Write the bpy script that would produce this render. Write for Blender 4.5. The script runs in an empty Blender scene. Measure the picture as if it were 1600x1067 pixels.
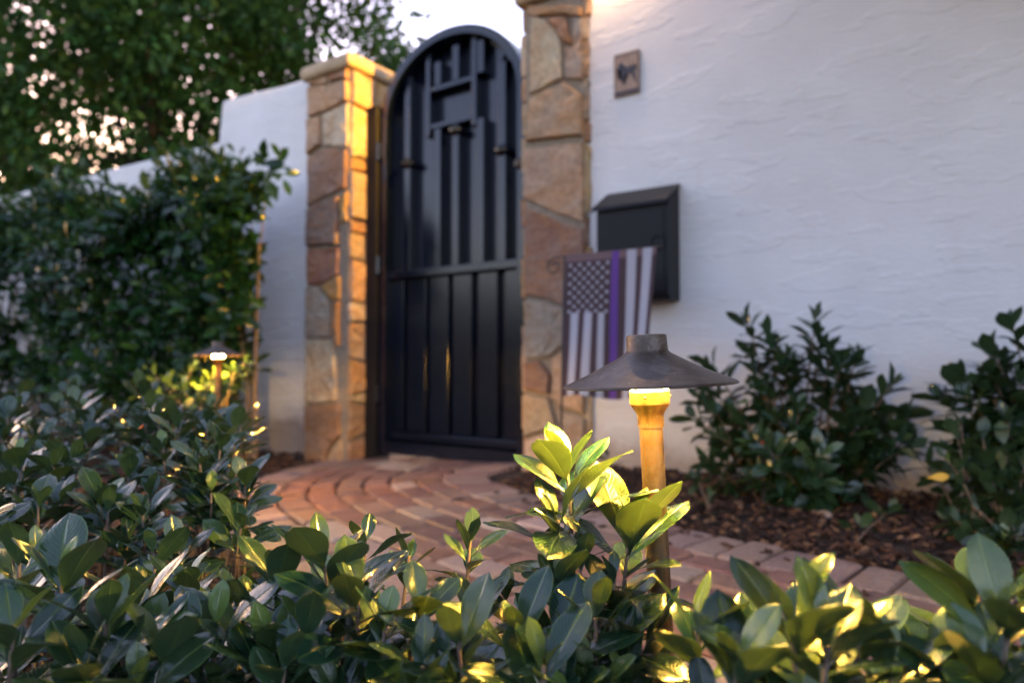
import bpy, bmesh, math, random
import numpy as np
from mathutils import Vector, Matrix, Euler, noise

rng = random.Random(11)
R = math.radians
scene = bpy.context.scene
COL = scene.collection

# ------------------------------------------------------------------ camera
CAM_H = 0.50
F_PX = 1067.0
cam_d = bpy.data.cameras.new('camera')
cam = bpy.data.objects.new('camera', cam_d)
COL.objects.link(cam)
cam.location = (0, 0, CAM_H)
cam.rotation_euler = (R(91.74), 0, R(34.2))
cam_d.sensor_width = 36.0
cam_d.lens = 24.0
cam_d.clip_start = 0.02
cam_d.clip_end = 2000
cam_d.dof.use_dof = True
cam_d.dof.focus_distance = 0.72
cam_d.dof.aperture_fstop = 3.4
scene.camera = cam

# ------------------------------------------------------------------ sky and sun
SUN_AZ = R(-68)        # low sun off to the left, measured from +Y towards +X
SUN_EL = R(6.0)
SKY_TINT = (1.16, 0.97, 1.20)
world = bpy.data.worlds.new('World')
scene.world = world
world.use_nodes = True
wn = world.node_tree
wn.nodes.clear()
sky = wn.nodes.new('ShaderNodeTexSky')
sky.sky_type = 'NISHITA'
sky.sun_disc = False
sky.sun_elevation = SUN_EL
sky.sun_rotation = SUN_AZ
sky.air_density = 1.0
sky.dust_density = 1.0
sky.ozone_density = 1.0
bg = wn.nodes.new('ShaderNodeBackground')
bg.inputs['Strength'].default_value = 0.12
wo = wn.nodes.new('ShaderNodeOutputWorld')
tint = wn.nodes.new('ShaderNodeMix')        # one even white-balance factor over the whole sky
tint.data_type = 'RGBA'; tint.blend_type = 'MULTIPLY'
tint.inputs[0].default_value = 1.0
tint.inputs[7].default_value = SKY_TINT + (1,)
wn.links.new(sky.outputs[0], tint.inputs[6])
wn.links.new(tint.outputs[2], bg.inputs[0])
wn.links.new(bg.outputs[0], wo.inputs[0])

sun_d = bpy.data.lights.new('sun', 'SUN')
sun_d.energy = 0.15
sun_d.angle = R(4.0)
sun_d.color = (1.0, 0.72, 0.45)
sun = bpy.data.objects.new('sun', sun_d)
COL.objects.link(sun)
sdir = Vector((math.sin(SUN_AZ) * math.cos(SUN_EL), math.cos(SUN_AZ) * math.cos(SUN_EL), math.sin(SUN_EL)))
sun.rotation_euler = (-sdir).to_track_quat('-Z', 'Y').to_euler()

scene.view_settings.view_transform = 'Standard'
scene.view_settings.look = 'None'
scene.view_settings.gamma = 1.0
scene.view_settings.exposure = 2.98
scene.cycles.use_denoising = True
scene.cycles.max_bounces = 8
scene.cycles.transparent_max_bounces = 8
scene.cycles.sample_clamp_indirect = 6.0

LAMP_COL = (1.0, 0.60, 0.12)
PATH_LAMP_E = 500.0
LANTERN_E = 1500.0

# ------------------------------------------------------------------ pixel helpers
bpy.context.view_layer.update()
CR = Euler(cam.rotation_euler).to_matrix()
C0 = Vector((0, 0, CAM_H))
FWD = CR @ Vector((0, 0, -1))


def ray(px, py):
    return CR @ Vector(((px - 800.0) / F_PX, (533.5 - py) / F_PX, -1.0))


def at(px, py, depth):
    return C0 + ray(px, py) * depth


def onY(px, py, Y):
    d = ray(px, py)
    return C0 + d * (Y / d.y)


def onX(px, py, X):
    d = ray(px, py)
    return C0 + d * (X / d.x)


# ------------------------------------------------------------------ object helpers
def tag(o, label=None, cat=None, group=None, kind=None):
    if label: o['label'] = label
    if cat: o['category'] = cat
    if group: o['group'] = group
    if kind: o['kind'] = kind
    return o


def thing(name, label, cat, loc=(0, 0, 0), group=None):
    o = bpy.data.objects.new(name, None)
    o.empty_display_size = 0.05
    o.location = loc
    COL.objects.link(o)
    return tag(o, label, cat, group)


def link(name, me, parent=None, mat=None, smooth=False):
    if mat is not None and len(me.materials) == 0:
        for m in (mat if isinstance(mat, (list, tuple)) else [mat]):
            me.materials.append(m)
    if smooth:
        me.polygons.foreach_set('use_smooth', [True] * len(me.polygons))
    o = bpy.data.objects.new(name, me)
    COL.objects.link(o)
    if parent is not None:
        o.parent = parent
        # all geometry is written in world coordinates; the parents are unrotated
        p, off = parent, Vector((0, 0, 0))
        while p is not None:
            off += p.location
            p = p.parent
        o.location = -off
    return o


def mesh(name, verts, faces):
    me = bpy.data.meshes.new(name)
    me.from_pydata([tuple(v) for v in verts], [], faces)
    me.update()
    return me


def bm_mesh(name, bm):
    me = bpy.data.meshes.new(name)
    bmesh.ops.recalc_face_normals(bm, faces=bm.faces[:])
    bm.to_mesh(me)
    bm.free()
    return me


def box(name, x0, x1, y0, y1, z0, z1, parent, mat, bevel=0.0, seg=2):
    bm = bmesh.new()
    bmesh.ops.create_cube(bm, size=1.0)
    for v in bm.verts:
        v.co = Vector(((x0 + x1) / 2 + v.co.x * (x1 - x0), (y0 + y1) / 2 + v.co.y * (y1 - y0), (z0 + z1) / 2 + v.co.z * (z1 - z0)))
    if bevel > 0:
        bmesh.ops.bevel(bm, geom=bm.edges[:], offset=bevel, segments=seg, affect='EDGES', profile=0.5)
    return link(name, bm_mesh(name, bm), parent, mat)


def prism_xz(name, pts, y0, y1, parent, mat, bevel=0.0):
    n = len(pts)
    v = [(x, y0, z) for x, z in pts] + [(x, y1, z) for x, z in pts]
    f = [tuple(range(n)), tuple(range(2 * n - 1, n - 1, -1))] + [(i, (i + 1) % n, n + (i + 1) % n, n + i) for i in range(n)]
    bm = bmesh.new()
    vs = [bm.verts.new(p) for p in v]
    for q in f:
        bm.faces.new([vs[i] for i in q])
    if bevel:
        bmesh.ops.bevel(bm, geom=bm.edges[:], offset=bevel, segments=2, affect='EDGES', profile=0.5)
    return link(name, bm_mesh(name, bm), parent, mat)


def lathe(name, prof, parent, mat, origin, tilt=None, seg=48, smooth=True):
    """prof: list of (r, z)"""
    v, f = [], []
    for r, z in prof:
        for k in range(seg):
            a = 2 * math.pi * k / seg
            p = Vector((r * math.cos(a), r * math.sin(a), z))
            if tilt is not None:
                p = tilt @ p
            v.append(Vector(origin) + p)
    for i in range(len(prof) - 1):
        for k in range(seg):
            a, b = i * seg + k, i * seg + (k + 1) % seg
            f.append((a, b, b + seg, a + seg))
    me = mesh(name, v, f)
    o = link(name, me, parent, mat, smooth)
    if smooth: me.set_sharp_from_angle(angle=R(28))
    return o


def tube_data(pts, radii, seg=6):
    v, f = [], []
    n = len(pts)
    up = Vector((0.3, 0.2, 1)).normalized()
    for i in range(n):
        t = (pts[min(i + 1, n - 1)] - pts[max(i - 1, 0)])
        t = t.normalized() if t.length > 1e-9 else Vector((0, 0, 1))
        a = t.cross(Vector((1, 0, 0)) if abs(t.x) < 0.8 else Vector((0, 1, 0))).normalized()
        b = t.cross(a)
        r = radii[i] if isinstance(radii, (list, tuple)) else radii
        for k in range(seg):
            an = 2 * math.pi * k / seg
            v.append(pts[i] + a * (r * math.cos(an)) + b * (r * math.sin(an)))
    for i in range(n - 1):
        for k in range(seg):
            p, q = i * seg + k, i * seg + (k + 1) % seg
            f.append((p, q, q + seg, p + seg))
    f.append(tuple(range(seg - 1, -1, -1)))
    f.append(tuple(range((n - 1) * seg, n * seg)))
    return v, f


def tube(name, pts, radii, parent, mat, seg=8):
    v, f = tube_data([Vector(p) for p in pts], radii, seg)
    return link(name, mesh(name, v, f), parent, mat, True)


def spline(pts, n):
    """Catmull-Rom through pts"""
    P = [Vector(p) for p in pts]
    P = [P[0] * 2 - P[1]] + P + [P[-1] * 2 - P[-2]]
    out = []
    m = len(P) - 3
    for k in range(n + 1):
        t = k / n * m
        i = min(int(t), m - 1)
        t -= i
        a, b, c, d = P[i:i + 4]
        out.append(0.5 * ((2 * b) + (c - a) * t + (2 * a - 5 * b + 4 * c - d) * t * t + (3 * b - a - 3 * c + d) * t ** 3))
    return out


# ------------------------------------------------------------------ materials
class NT:
    def __init__(s, name):
        s.m = bpy.data.materials.new(name)
        s.m.use_nodes = True
        s.t = s.m.node_tree
        s.t.nodes.clear()
        s.out = s.n('ShaderNodeOutputMaterial')

    def n(s, typ, **kw):
        nd = s.t.nodes.new(typ)
        for k, v in kw.items():
            if k.startswith('i_'):
                key = k[2:]
                nd.inputs[int(key) if key.isdigit() else key.replace('_', ' ')].default_value = v
            else:
                setattr(nd, k, v)
        return nd

    def l(s, a, b):
        s.t.links.new(a, b)

    def math(s, op, a, b=None, clamp=False):
        nd = s.n('ShaderNodeMath', operation=op)
        nd.use_clamp = clamp
        for i, x in enumerate((a, b)):
            if x is None: continue
            if isinstance(x, (int, float)): nd.inputs[i].default_value = x
            else: s.l(x, nd.inputs[i])
        return nd.outputs[0]

    def mix(s, fac, a, b, mode='MIX'):
        nd = s.n('ShaderNodeMix', data_type='RGBA', blend_type=mode)
        for i, x in ((0, fac), (6, a), (7, b)):
            if isinstance(x, (int, float)): nd.inputs[i].default_value = x
            elif isinstance(x, tuple): nd.inputs[i].default_value = (x + (1,))[:4]
            else: s.l(x, nd.inputs[i])
        return nd.outputs[2]

    def ramp(s, fac, stops):
        nd = s.n('ShaderNodeValToRGB')
        e = nd.color_ramp.elements
        while len(e) < len(stops): e.new(0.5)
        for el, (p, c) in zip(e, stops):
            el.position = p
            el.color = (c + (1,))[:4] if isinstance(c, tuple) else (c, c, c, 1)
        s.l(fac, nd.inputs[0])
        return nd.outputs[0]

    def noise(s, scale, detail=4, rough=0.55, vec=None, dist=0.0):
        nd = s.n('ShaderNodeTexNoise')
        nd.inputs['Scale'].default_value = scale
        nd.inputs['Detail'].default_value = detail
        nd.inputs['Roughness'].default_value = rough
        nd.inputs['Distortion'].default_value = dist
        if vec is not None: s.l(vec, nd.inputs['Vector'])
        return nd.outputs[0]

    def coords(s, kind='Object', scale=None):
        tc = s.n('ShaderNodeTexCoord').outputs[kind]
        if scale is None: return tc
        mp = s.n('ShaderNodeMapping')
        mp.inputs['Scale'].default_value = scale
        s.l(tc, mp.inputs['Vector'])
        return mp.outputs[0]

    def bump(s, h, strength=0.3, dist=0.01, prev=None):
        nd = s.n('ShaderNodeBump')
        nd.inputs['Strength'].default_value = strength
        nd.inputs['Distance'].default_value = dist
        s.l(h, nd.inputs['Height'])
        if prev is not None: s.l(prev, nd.inputs['Normal'])
        return nd.outputs[0]

    def bsdf(s, color, rough=0.6, metal=0.0, normal=None, spec=None, out=True):
        b = s.n('ShaderNodeBsdfPrincipled')
        for key, x in (('Base Color', color), ('Roughness', rough), ('Metallic', metal), ('Normal', normal), ('Specular IOR Level', spec)):
            if x is None: continue
            if isinstance(x, (int, float)): b.inputs[key].default_value = x
            elif isinstance(x, tuple): b.inputs[key].default_value = (x + (1,))[:4]
            else: s.l(x, b.inputs[key])
        if out: s.l(b.outputs[0], s.out.inputs[0])
        return b


def mat_stucco():
    t = NT('stucco')
    v = t.coords('Object', (1.0, 1.0, 3.4))
    n1 = t.noise(4.2, 3, 0.5, v, 0.15)
    ridge = t.ramp(n1, [(0.0, 0.0), (0.53, 0.0), (0.565, 0.8), (0.75, 0.5), (1.0, 0.2)])
    n2 = t.noise(30, 6, 0.65, v)
    n3 = t.noise(140, 3, 0.6, t.coords('Object'))
    b1 = t.bump(ridge, 0.30, 0.010)
    b2 = t.bump(n2, 0.30, 0.008, b1)
    b3 = t.bump(n3, 0.25, 0.004, b2)
    c = t.ramp(t.noise(1.7, 4, 0.6, t.coords('Object')), [(0.3, (0.66, 0.64, 0.63)), (0.7, (0.76, 0.75, 0.74))])
    sp = t.n('ShaderNodeSeparateXYZ')
    t.l(t.n('ShaderNodeNewGeometry').outputs['Position'], sp.inputs[0])
    sn = t.noise(7, 5, 0.65, t.coords('Object'))
    hgt = t.math('SUBTRACT', sp.outputs[2], t.math('MULTIPLY', sn, 0.22))
    c = t.mix(t.ramp(hgt, [(0.0, 0.75), (0.06, 0.3), (0.16, 0.0)]), c, (0.30, 0.22, 0.16))      # soil splashed on the foot of the wall
    drip = t.noise(4.0, 4, 0.6, t.coords('Object', (1.0, 1.0, 0.12)))
    c = t.mix(t.ramp(drip, [(0.58, 0.0), (0.72, 0.28)]), c, (0.50, 0.47, 0.43))
    t.bsdf(c, 0.88, 0, b3, 0.2)
    return t.m


def mat_stone():
    t = NT('flagstone')
    oi = t.n('ShaderNodeObjectInfo')
    co = t.coords('Object')
    n1 = t.noise(9, 6, 0.62, co, 0.8)
    n2 = t.noise(38, 6, 0.7, co)
    st = t.noise(6, 5, 0.6, t.coords('Object', (1, 1, 4.5)), 1.2)
    base = oi.outputs['Color']
    c = t.mix(t.ramp(n1, [(0.38, 0.0), (0.60, 0.9)]), base, t.mix(0.6, base, (0.42, 0.19, 0.06)))
    c = t.mix(t.ramp(t.noise(4.5, 3, 0.5, co, 0.4), [(0.45, 0.0), (0.65, 0.6)]), c, t.mix(0.5, base, (0.26, 0.22, 0.20)))
    c = t.mix(t.ramp(st, [(0.48, 0.0), (0.66, 0.55)]), c, t.mix(0.6, base, (0.46, 0.38, 0.29)))
    c = t.mix(t.ramp(n2, [(0.3, 0.45), (0.55, 0.0)]), c, (0.11, 0.07, 0.05))
    b = t.bump(n1, 0.8, 0.025)
    b = t.bump(n2, 0.8, 0.008, b)
    t.bsdf(c, 0.82, 0, b, 0.3)
    return t.m


def mat_noise(name, c0, c1, scale=20, rough=0.8, bump=0.3, bd=0.005, metal=0.0, spec=0.4, detail=5):
    t = NT(name)
    n = t.noise(scale, detail, 0.6, t.coords('Object'))
    c = t.ramp(n, [(0.3, c0), (0.7, c1)])
    t.bsdf(c, rough, metal, t.bump(n, bump, bd) if bump else None, spec)
    return t.m


def mat_brick():
    t = NT('clay_paver')
    oi = t.n('ShaderNodeObjectInfo')
    co = t.coords('Object')
    n1 = t.noise(14, 6, 0.65, co, 0.5)
    n2 = t.noise(90, 5, 0.7, co)
    c = t.mix(t.ramp(n1, [(0.35, 0.0), (0.7, 0.8)]), oi.outputs['Color'], t.mix(0.5, oi.outputs['Color'], (0.36, 0.26, 0.20)))
    c = t.mix(t.ramp(n2, [(0.32, 0.6), (0.5, 0.0)]), c, (0.08, 0.045, 0.035))
    b = t.bump(n1, 0.4, 0.008)
    b = t.bump(n2, 0.45, 0.003, b)
    t.bsdf(c, t.ramp(n1, [(0.3, 0.5), (0.7, 0.75)]), 0, b, 0.45)
    return t.m


def mat_gate():
    t = NT('black_painted_steel')
    n = t.noise(60, 4, 0.6, t.coords('Object'))
    c = t.ramp(n, [(0.3, (0.002, 0.004, 0.011)), (0.8, (0.0035, 0.007, 0.018))])
    t.bsdf(c, t.ramp(n, [(0.3, 0.14), (0.7, 0.24)]), 0.0, t.bump(n, 0.05, 0.002), 0.6)
    return t.m


def mat_brass(name, c0, c1, r0, r1, metal=1.0):
    t = NT(name)
    v = t.coords('Object', (1, 1, 0.35))
    n = t.noise(55, 5, 0.65, v)
    n2 = t.noise(420, 2, 0.5, t.coords('Object'))
    c = t.ramp(n, [(0.3, c0), (0.7, c1)])
    sp = t.noise(230, 3, 0.6, t.coords('Object'))
    c = t.mix(t.ramp(sp, [(0.66, 0.0), (0.72, 0.55)]), c, (0.30, 0.26, 0.21))
    ws = t.noise(26, 4, 0.65, t.coords('Object'), 1.0)
    c = t.mix(t.ramp(ws, [(0.50, 0.0), (0.58, 0.35), (0.66, 0.05)]), c, (0.20, 0.17, 0.14))
    t.bsdf(c, t.ramp(ws, [(0.3, r0), (0.7, r1)]), metal, t.bump(n2, 0.12, 0.001), 0.5)
    return t.m


def mat_emit(name, col, strength):
    t = NT(name)
    e = t.n('ShaderNodeEmission')
    e.inputs[0].default_value = col + (1,)
    e.inputs[1].default_value = strength
    t.l(e.outputs[0], t.out.inputs[0])
    return t.m


def mat_leaf(name, dark, mid, young, under, rough=0.33, transl=0.22, veins=True):
    t = NT(name)
    oi = t.n('ShaderNodeObjectInfo')
    at_ = t.n('ShaderNodeAttribute', attribute_name='rnd')
    rnd = t.math('FRACT', t.math('ADD', oi.outputs['Random'], at_.outputs['Fac']))
    sep = t.n('ShaderNodeSeparateColor')
    t.l(oi.outputs['Color'], sep.inputs[0])
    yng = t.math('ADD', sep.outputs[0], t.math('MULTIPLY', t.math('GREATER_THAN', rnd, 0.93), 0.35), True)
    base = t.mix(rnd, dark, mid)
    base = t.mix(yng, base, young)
    co = t.coords('Object')
    if veins:
        uv = t.n('ShaderNodeTexCoord').outputs['UV']
        sx = t.n('ShaderNodeSeparateXYZ')
        t.l(uv, sx.inputs[0])
        a = t.math('ABSOLUTE', t.math('SUBTRACT', sx.outputs[0], 0.5))
        midrib = t.ramp(a, [(0.0, 1.0), (0.028, 0.8), (0.05, 0.0)])
        margin = t.ramp(a, [(0.455, 0.0), (0.49, 1.0)])
        # faint side veins slanting from the midrib
        w = t.n('ShaderNodeTexWave', wave_type='BANDS', bands_direction='Y')
        cm = t.n('ShaderNodeCombineXYZ')
        t.l(t.math('SUBTRACT', sx.outputs[1], t.math('MULTIPLY', a, 0.55)), cm.inputs[1])
        t.l(cm.outputs[0], w.inputs[0])
        w.inputs['Scale'].default_value = 5.0
        w.inputs['Distortion'].default_value = 0.6
        vein = t.ramp(w.outputs[0], [(0.0, 0.0), (0.85, 0.0), (1.0, 0.10)])
        n = t.noise(3.2, 5, 0.6, co)
        base = t.mix(t.ramp(n, [(0.4, 0.0), (0.75, 0.25)]), base, t.mix(0.3, base, young))
        base = t.mix(vein, base, young)
        rim = t.mix(0.45, base, young)
        base = t.mix(t.math('MULTIPLY', midrib, 0.7), base, rim)
        base = t.mix(t.math('MULTIPLY', margin, 0.9), base, rim)
        # specks and dust
        n6 = t.noise(1.6, 4, 0.6, co, 0.5)
        blem = t.math('MULTIPLY', t.ramp(n6, [(0.62, 0.0), (0.67, 1.0)]), t.math('GREATER_THAN', t.math('FRACT', t.math('MULTIPLY', rnd, 7.31)), 0.72))
        base = t.mix(t.math('MULTIPLY', blem, 0.8), base, (0.13, 0.075, 0.03))
        n5 = t.noise(28, 4, 0.7, co)
        base = t.mix(t.ramp(n5, [(0.66, 0.0), (0.74, 0.35)]), base, (0.16, 0.17, 0.13))
        hgt = t.math('ADD', t.math('MULTIPLY', midrib, -0.6), t.math('ADD', t.math('MULTIPLY', vein, 0.35), t.math('MULTIPLY', n, 0.18)))
        nrm = t.bump(hgt, 0.25, 0.02)
    else:
        nrm = None
    geo = t.n('ShaderNodeNewGeometry')
    col = t.mix(geo.outputs['Backfacing'], base, t.mix(0.35, under, base))
    rg = t.math('ADD', t.math('MULTIPLY', geo.outputs['Backfacing'], 0.22), rough)
    if veins:
        rg = t.math('ADD', rg, t.math('MULTIPLY', t.math('SUBTRACT', n, 0.5), 0.35))
    p = t.bsdf(col, rg, 0, nrm, 0.6 if veins else 0.3, out=False)
    tr = t.n('ShaderNodeBsdfTranslucent')
    t.l(t.mix(0.55, base, young), tr.inputs[0])
    if nrm is not None: t.l(nrm, tr.inputs['Normal'])
    ms = t.n('ShaderNodeMixShader')
    ms.inputs[0].default_value = transl
    t.l(p.outputs[0], ms.inputs[1])
    t.l(tr.outputs[0], ms.inputs[2])
    t.l(ms.outputs[0], t.out.inputs[0])
    return t.m


def mat_chips():
    t = NT('bark_chips')
    a = t.n('ShaderNodeAttribute', attribute_name='rnd')
    n = t.noise(70, 5, 0.7, t.coords('Object', (1, 1, 1)))
    c = t.ramp(a.outputs['Fac'], [(0.0, (0.018, 0.010, 0.008)), (0.45, (0.055, 0.026, 0.017)), (0.75, (0.13, 0.058, 0.030)), (1.0, (0.30, 0.17, 0.09))])
    c = t.mix(t.ramp(n, [(0.35, 0.7), (0.6, 0.0)]), c, (0.012, 0.008, 0.006))
    t.bsdf(c, 0.8, 0, t.bump(n, 0.5, 0.004), 0.3)
    return t.m


def mat_cloth(name, col):
    t = NT(name)
    co = t.coords('Object')
    n = t.noise(500, 2, 0.5, co)
    c = t.mix(t.ramp(n, [(0.3, 0.15), (0.7, 0.0)]), col, (0.02, 0.02, 0.02))
    p = t.bsdf(c, 0.85, 0, t.bump(n, 0.15, 0.001), 0.2, out=False)
    tr = t.n('ShaderNodeBsdfTranslucent')
    tr.inputs[0].default_value = col + (1,)
    ms = t.n('ShaderNodeMixShader')
    ms.inputs[0].default_value = 0.2
    t.l(p.outputs[0], ms.inputs[1]); t.l(tr.outputs[0], ms.inputs[2]); t.l(ms.outputs[0], t.out.inputs[0])
    return t.m


M = {
    'stucco': mat_stucco(),
    'stone': mat_stone(),
    'mortar': mat_noise('mortar', (0.20, 0.155, 0.11), (0.33, 0.26, 0.185), 40, 0.9, 0.6, 0.01),
    'cap': mat_noise('sandstone_cap', (0.34, 0.24, 0.14), (0.50, 0.38, 0.24), 14, 0.8, 0.4, 0.01),
    'brick': mat_brick(),
    'gate': mat_gate(),
    'box': mat_noise('mailbox_paint', (0.006, 0.0065, 0.009), (0.011, 0.011, 0.013), 90, 0.45, 0.1, 0.001, 0, 0.22),
    'post': mat_noise('post_matte_black', (0.006, 0.006, 0.007), (0.012, 0.011, 0.011), 90, 0.6, 0.1, 0.001, 0, 0.2),
    'iron': mat_noise('wrought_iron', (0.025, 0.02, 0.018), (0.05, 0.042, 0.04), 80, 0.5, 0.2, 0.001, 0, 0.5),
    'bronze': mat_brass('dark_bronze', (0.060, 0.040, 0.028), (0.105, 0.074, 0.050), 0.36, 0.56, 0.55),
    'brass': mat_brass('aged_brass', (0.11, 0.062, 0.026), (0.30, 0.18, 0.075), 0.34, 0.60, 0.85),
    'lining': mat_noise('pale_shade_lining', (0.66, 0.60, 0.50), (0.72, 0.66, 0.56), 30, 0.4, 0.0, 0.001),
    'lamp': mat_emit('lamp_glow', (1.0, 0.60, 0.10), PATH_LAMP_E),
    'lamp_far': mat_emit('far_lamp_glow', (1.0, 0.56, 0.10), PATH_LAMP_E * 1.9),
    'sconce': mat_emit('sconce_glow', (1.0, 0.60, 0.28), 170.0),
    'lantern': mat_emit('lantern_glow', (1.0, 0.50, 0.035), LANTERN_E),
    'soil': mat_noise('soil', (0.012, 0.008, 0.006), (0.05, 0.032, 0.024), 30, 0.95, 0.8, 0.02),
    'chips': mat_chips(),
    'bark': mat_noise('twig_bark', (0.10, 0.065, 0.045), (0.22, 0.16, 0.11), 60, 0.8, 0.5, 0.003),
    'trunk': mat_noise('tree_bark', (0.04, 0.03, 0.022), (0.10, 0.08, 0.06), 12, 0.9, 0.8, 0.03),
    'leaf': mat_leaf('ficus_leaf', (0.003, 0.018, 0.012), (0.009, 0.038, 0.020), (0.14, 0.21, 0.04), (0.024, 0.056, 0.026), 0.16, 0.11),
    'hedge': mat_leaf('hedge_leaf', (0.005, 0.022, 0.006), (0.020, 0.066, 0.012), (0.13, 0.21, 0.03), (0.05, 0.085, 0.035), 0.20, 0.14, False),
    'tree': mat_leaf('tree_leaf', (0.008, 0.034, 0.006), (0.026, 0.092, 0.012), (0.12, 0.20, 0.03), (0.03, 0.085, 0.018), 0.5, 0.20, False),
    'flag_dark': mat_cloth('flag_dark_cloth', (0.085, 0.055, 0.060)),
    'flag_white': mat_cloth('flag_white_cloth', (0.46, 0.45, 0.50)),
    'flag_purple': mat_cloth('flag_purple_cloth', (0.15, 0.065, 0.30)),
    'flag_hem': mat_cloth('flag_hem_cloth', (0.20, 0.13, 0.13)),
    'tile': mat_noise('tan_tile', (0.25, 0.16, 0.11), (0.36, 0.24, 0.17), 40, 0.5, 0.3, 0.002),
    'tile_dark': mat_noise('tile_dark_glaze', (0.015, 0.014, 0.02), (0.045, 0.042, 0.06), 60, 0.5, 0.2, 0.001),
    'fascia': mat_noise('eave_paint', (0.16, 0.12, 0.09), (0.22, 0.17, 0.13), 20, 0.7, 0.2, 0.003),
    'roof_tile': mat_noise('roof_clay', (0.24, 0.10, 0.06), (0.36, 0.18, 0.11), 10, 0.8, 0.4, 0.01),
    'yellow_leaf': mat_noise('fallen_leaf_yellow', (0.55, 0.30, 0.02), (0.70, 0.42, 0.04), 30, 0.5, 0.1, 0.002),
    'dry_leaf': mat_noise('fallen_leaf_dry', (0.22, 0.15, 0.11), (0.34, 0.25, 0.19), 30, 0.6, 0.2, 0.002),
    'orange_leaf': mat_noise('fading_leaf_orange', (0.55, 0.10, 0.01), (0.70, 0.18, 0.02), 30, 0.5, 0.1, 0.002),
    'red_cap': mat_noise('red_plastic', (0.28, 0.012, 0.012), (0.34, 0.02, 0.015), 30, 0.4, 0.0),
    'black_plastic': mat_noise('black_plastic', (0.015, 0.015, 0.015), (0.03, 0.03, 0.03), 30, 0.5, 0.0),
}

# ------------------------------------------------------------------ layout numbers (metres)
PIL_Y0, PIL_Y1 = 2.64, 2.97
LP_X0, LP_X1 = -3.25, -2.905
RP_X0, RP_X1 = -1.72, -1.413
WALL_Y = 2.672
GATE_Y = 2.84
CAP_Z0, CAP_Z1 = 2.16, 2.245


def slope(x):
    return 0.055 * max(-1.8, min(0.0, x + 1.75))


path_c = spline([(-2.42, 3.4, 0), (-2.42, 2.75, 0), (-2.30, 2.27, 0), (-1.97, 1.88, 0), (-1.45, 1.60, 0), (-0.8, 1.43, 0), (0.0, 1.29, 0), (1.4, 1.1, 0), (2.4, 1.0, 0)], 240)
acc = [0.0]
for i in range(1, len(path_c)):
    acc.append(acc[-1] + (path_c[i] - path_c[i - 1]).length)
PATH_LEN = acc[-1]
_pc = np.array([(p.x, p.y) for p in path_c])
_acc = np.array(acc)


def path_half(s):
    k = max(0.0, min(1.0, (1.5 - s) / 0.8))
    return 0.52 + 0.09 * k * k * (3 - 2 * k)


def path_at(s, w):
    """s metres along, w metres to the wall-bed side"""
    x = float(np.interp(s, _acc, _pc[:, 0])); y = float(np.interp(s, _acc, _pc[:, 1]))
    x2 = float(np.interp(s + 0.03, _acc, _pc[:, 0])); y2 = float(np.interp(s + 0.03, _acc, _pc[:, 1]))
    x1 = float(np.interp(s - 0.03, _acc, _pc[:, 0])); y1 = float(np.interp(s - 0.03, _acc, _pc[:, 1]))
    t = Vector((x2 - x1, y2 - y1)).normalized()
    return x - t.y * w, y + t.x * w


def path_dist(x, y):
    d = np.hypot(_pc[:, 0] - x, _pc[:, 1] - y)
    i = int(d.argmin())
    i0, i1 = max(i - 1, 0), min(i + 1, len(_pc) - 1)
    tx, ty = _pc[i1] - _pc[i0]
    side = tx * (y - _pc[i, 1]) - ty * (x - _pc[i, 0])
    return float(d[i]) - path_half(float(_acc[i])), (1 if side > 0 else -1)


def ground_z(x, y):
    z = slope(x)
    if -7 < x < 4 and -1.5 < y < 3.3:
        d, s = path_dist(x, y)
        if d > -0.05:
            k = min(1.0, max(0.0, (d - 0.0) / 0.35))
            amp = 0.05 if s > 0 else 0.03
            z += amp * k * k * (3 - 2 * k)
            z += 0.012 * noise.noise(Vector((x * 7, y * 7, 0))) * k
            z += 0.006
    return z


# ------------------------------------------------------------------ ground
def make_ground():
    xs = sorted(set([-400, -150, -60, -25, -14, -10] + [round(-7 + 0.09 * i, 3) for i in range(123)] + [5, 8, 14, 25, 60, 150, 400]))
    ys = sorted(set([-400, -150, -60, -25, -12, -6, -3] + [round(-1.5 + 0.07 * i, 3) for i in range(71)] + [4, 5, 7, 10, 16, 30, 60, 150, 400]))
    v = [(x, y, ground_z(x, y) - 0.012) for y in ys for x in xs]
    nx = len(xs)
    f = [(j * nx + i, j * nx + i + 1, (j + 1) * nx + i + 1, (j + 1) * nx + i) for j in range(len(ys) - 1) for i in range(nx - 1)]
    o = link('ground', mesh('ground', v, f), None, M['soil'], True)
    tag(o, kind='structure')
    return o


make_ground()


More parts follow.
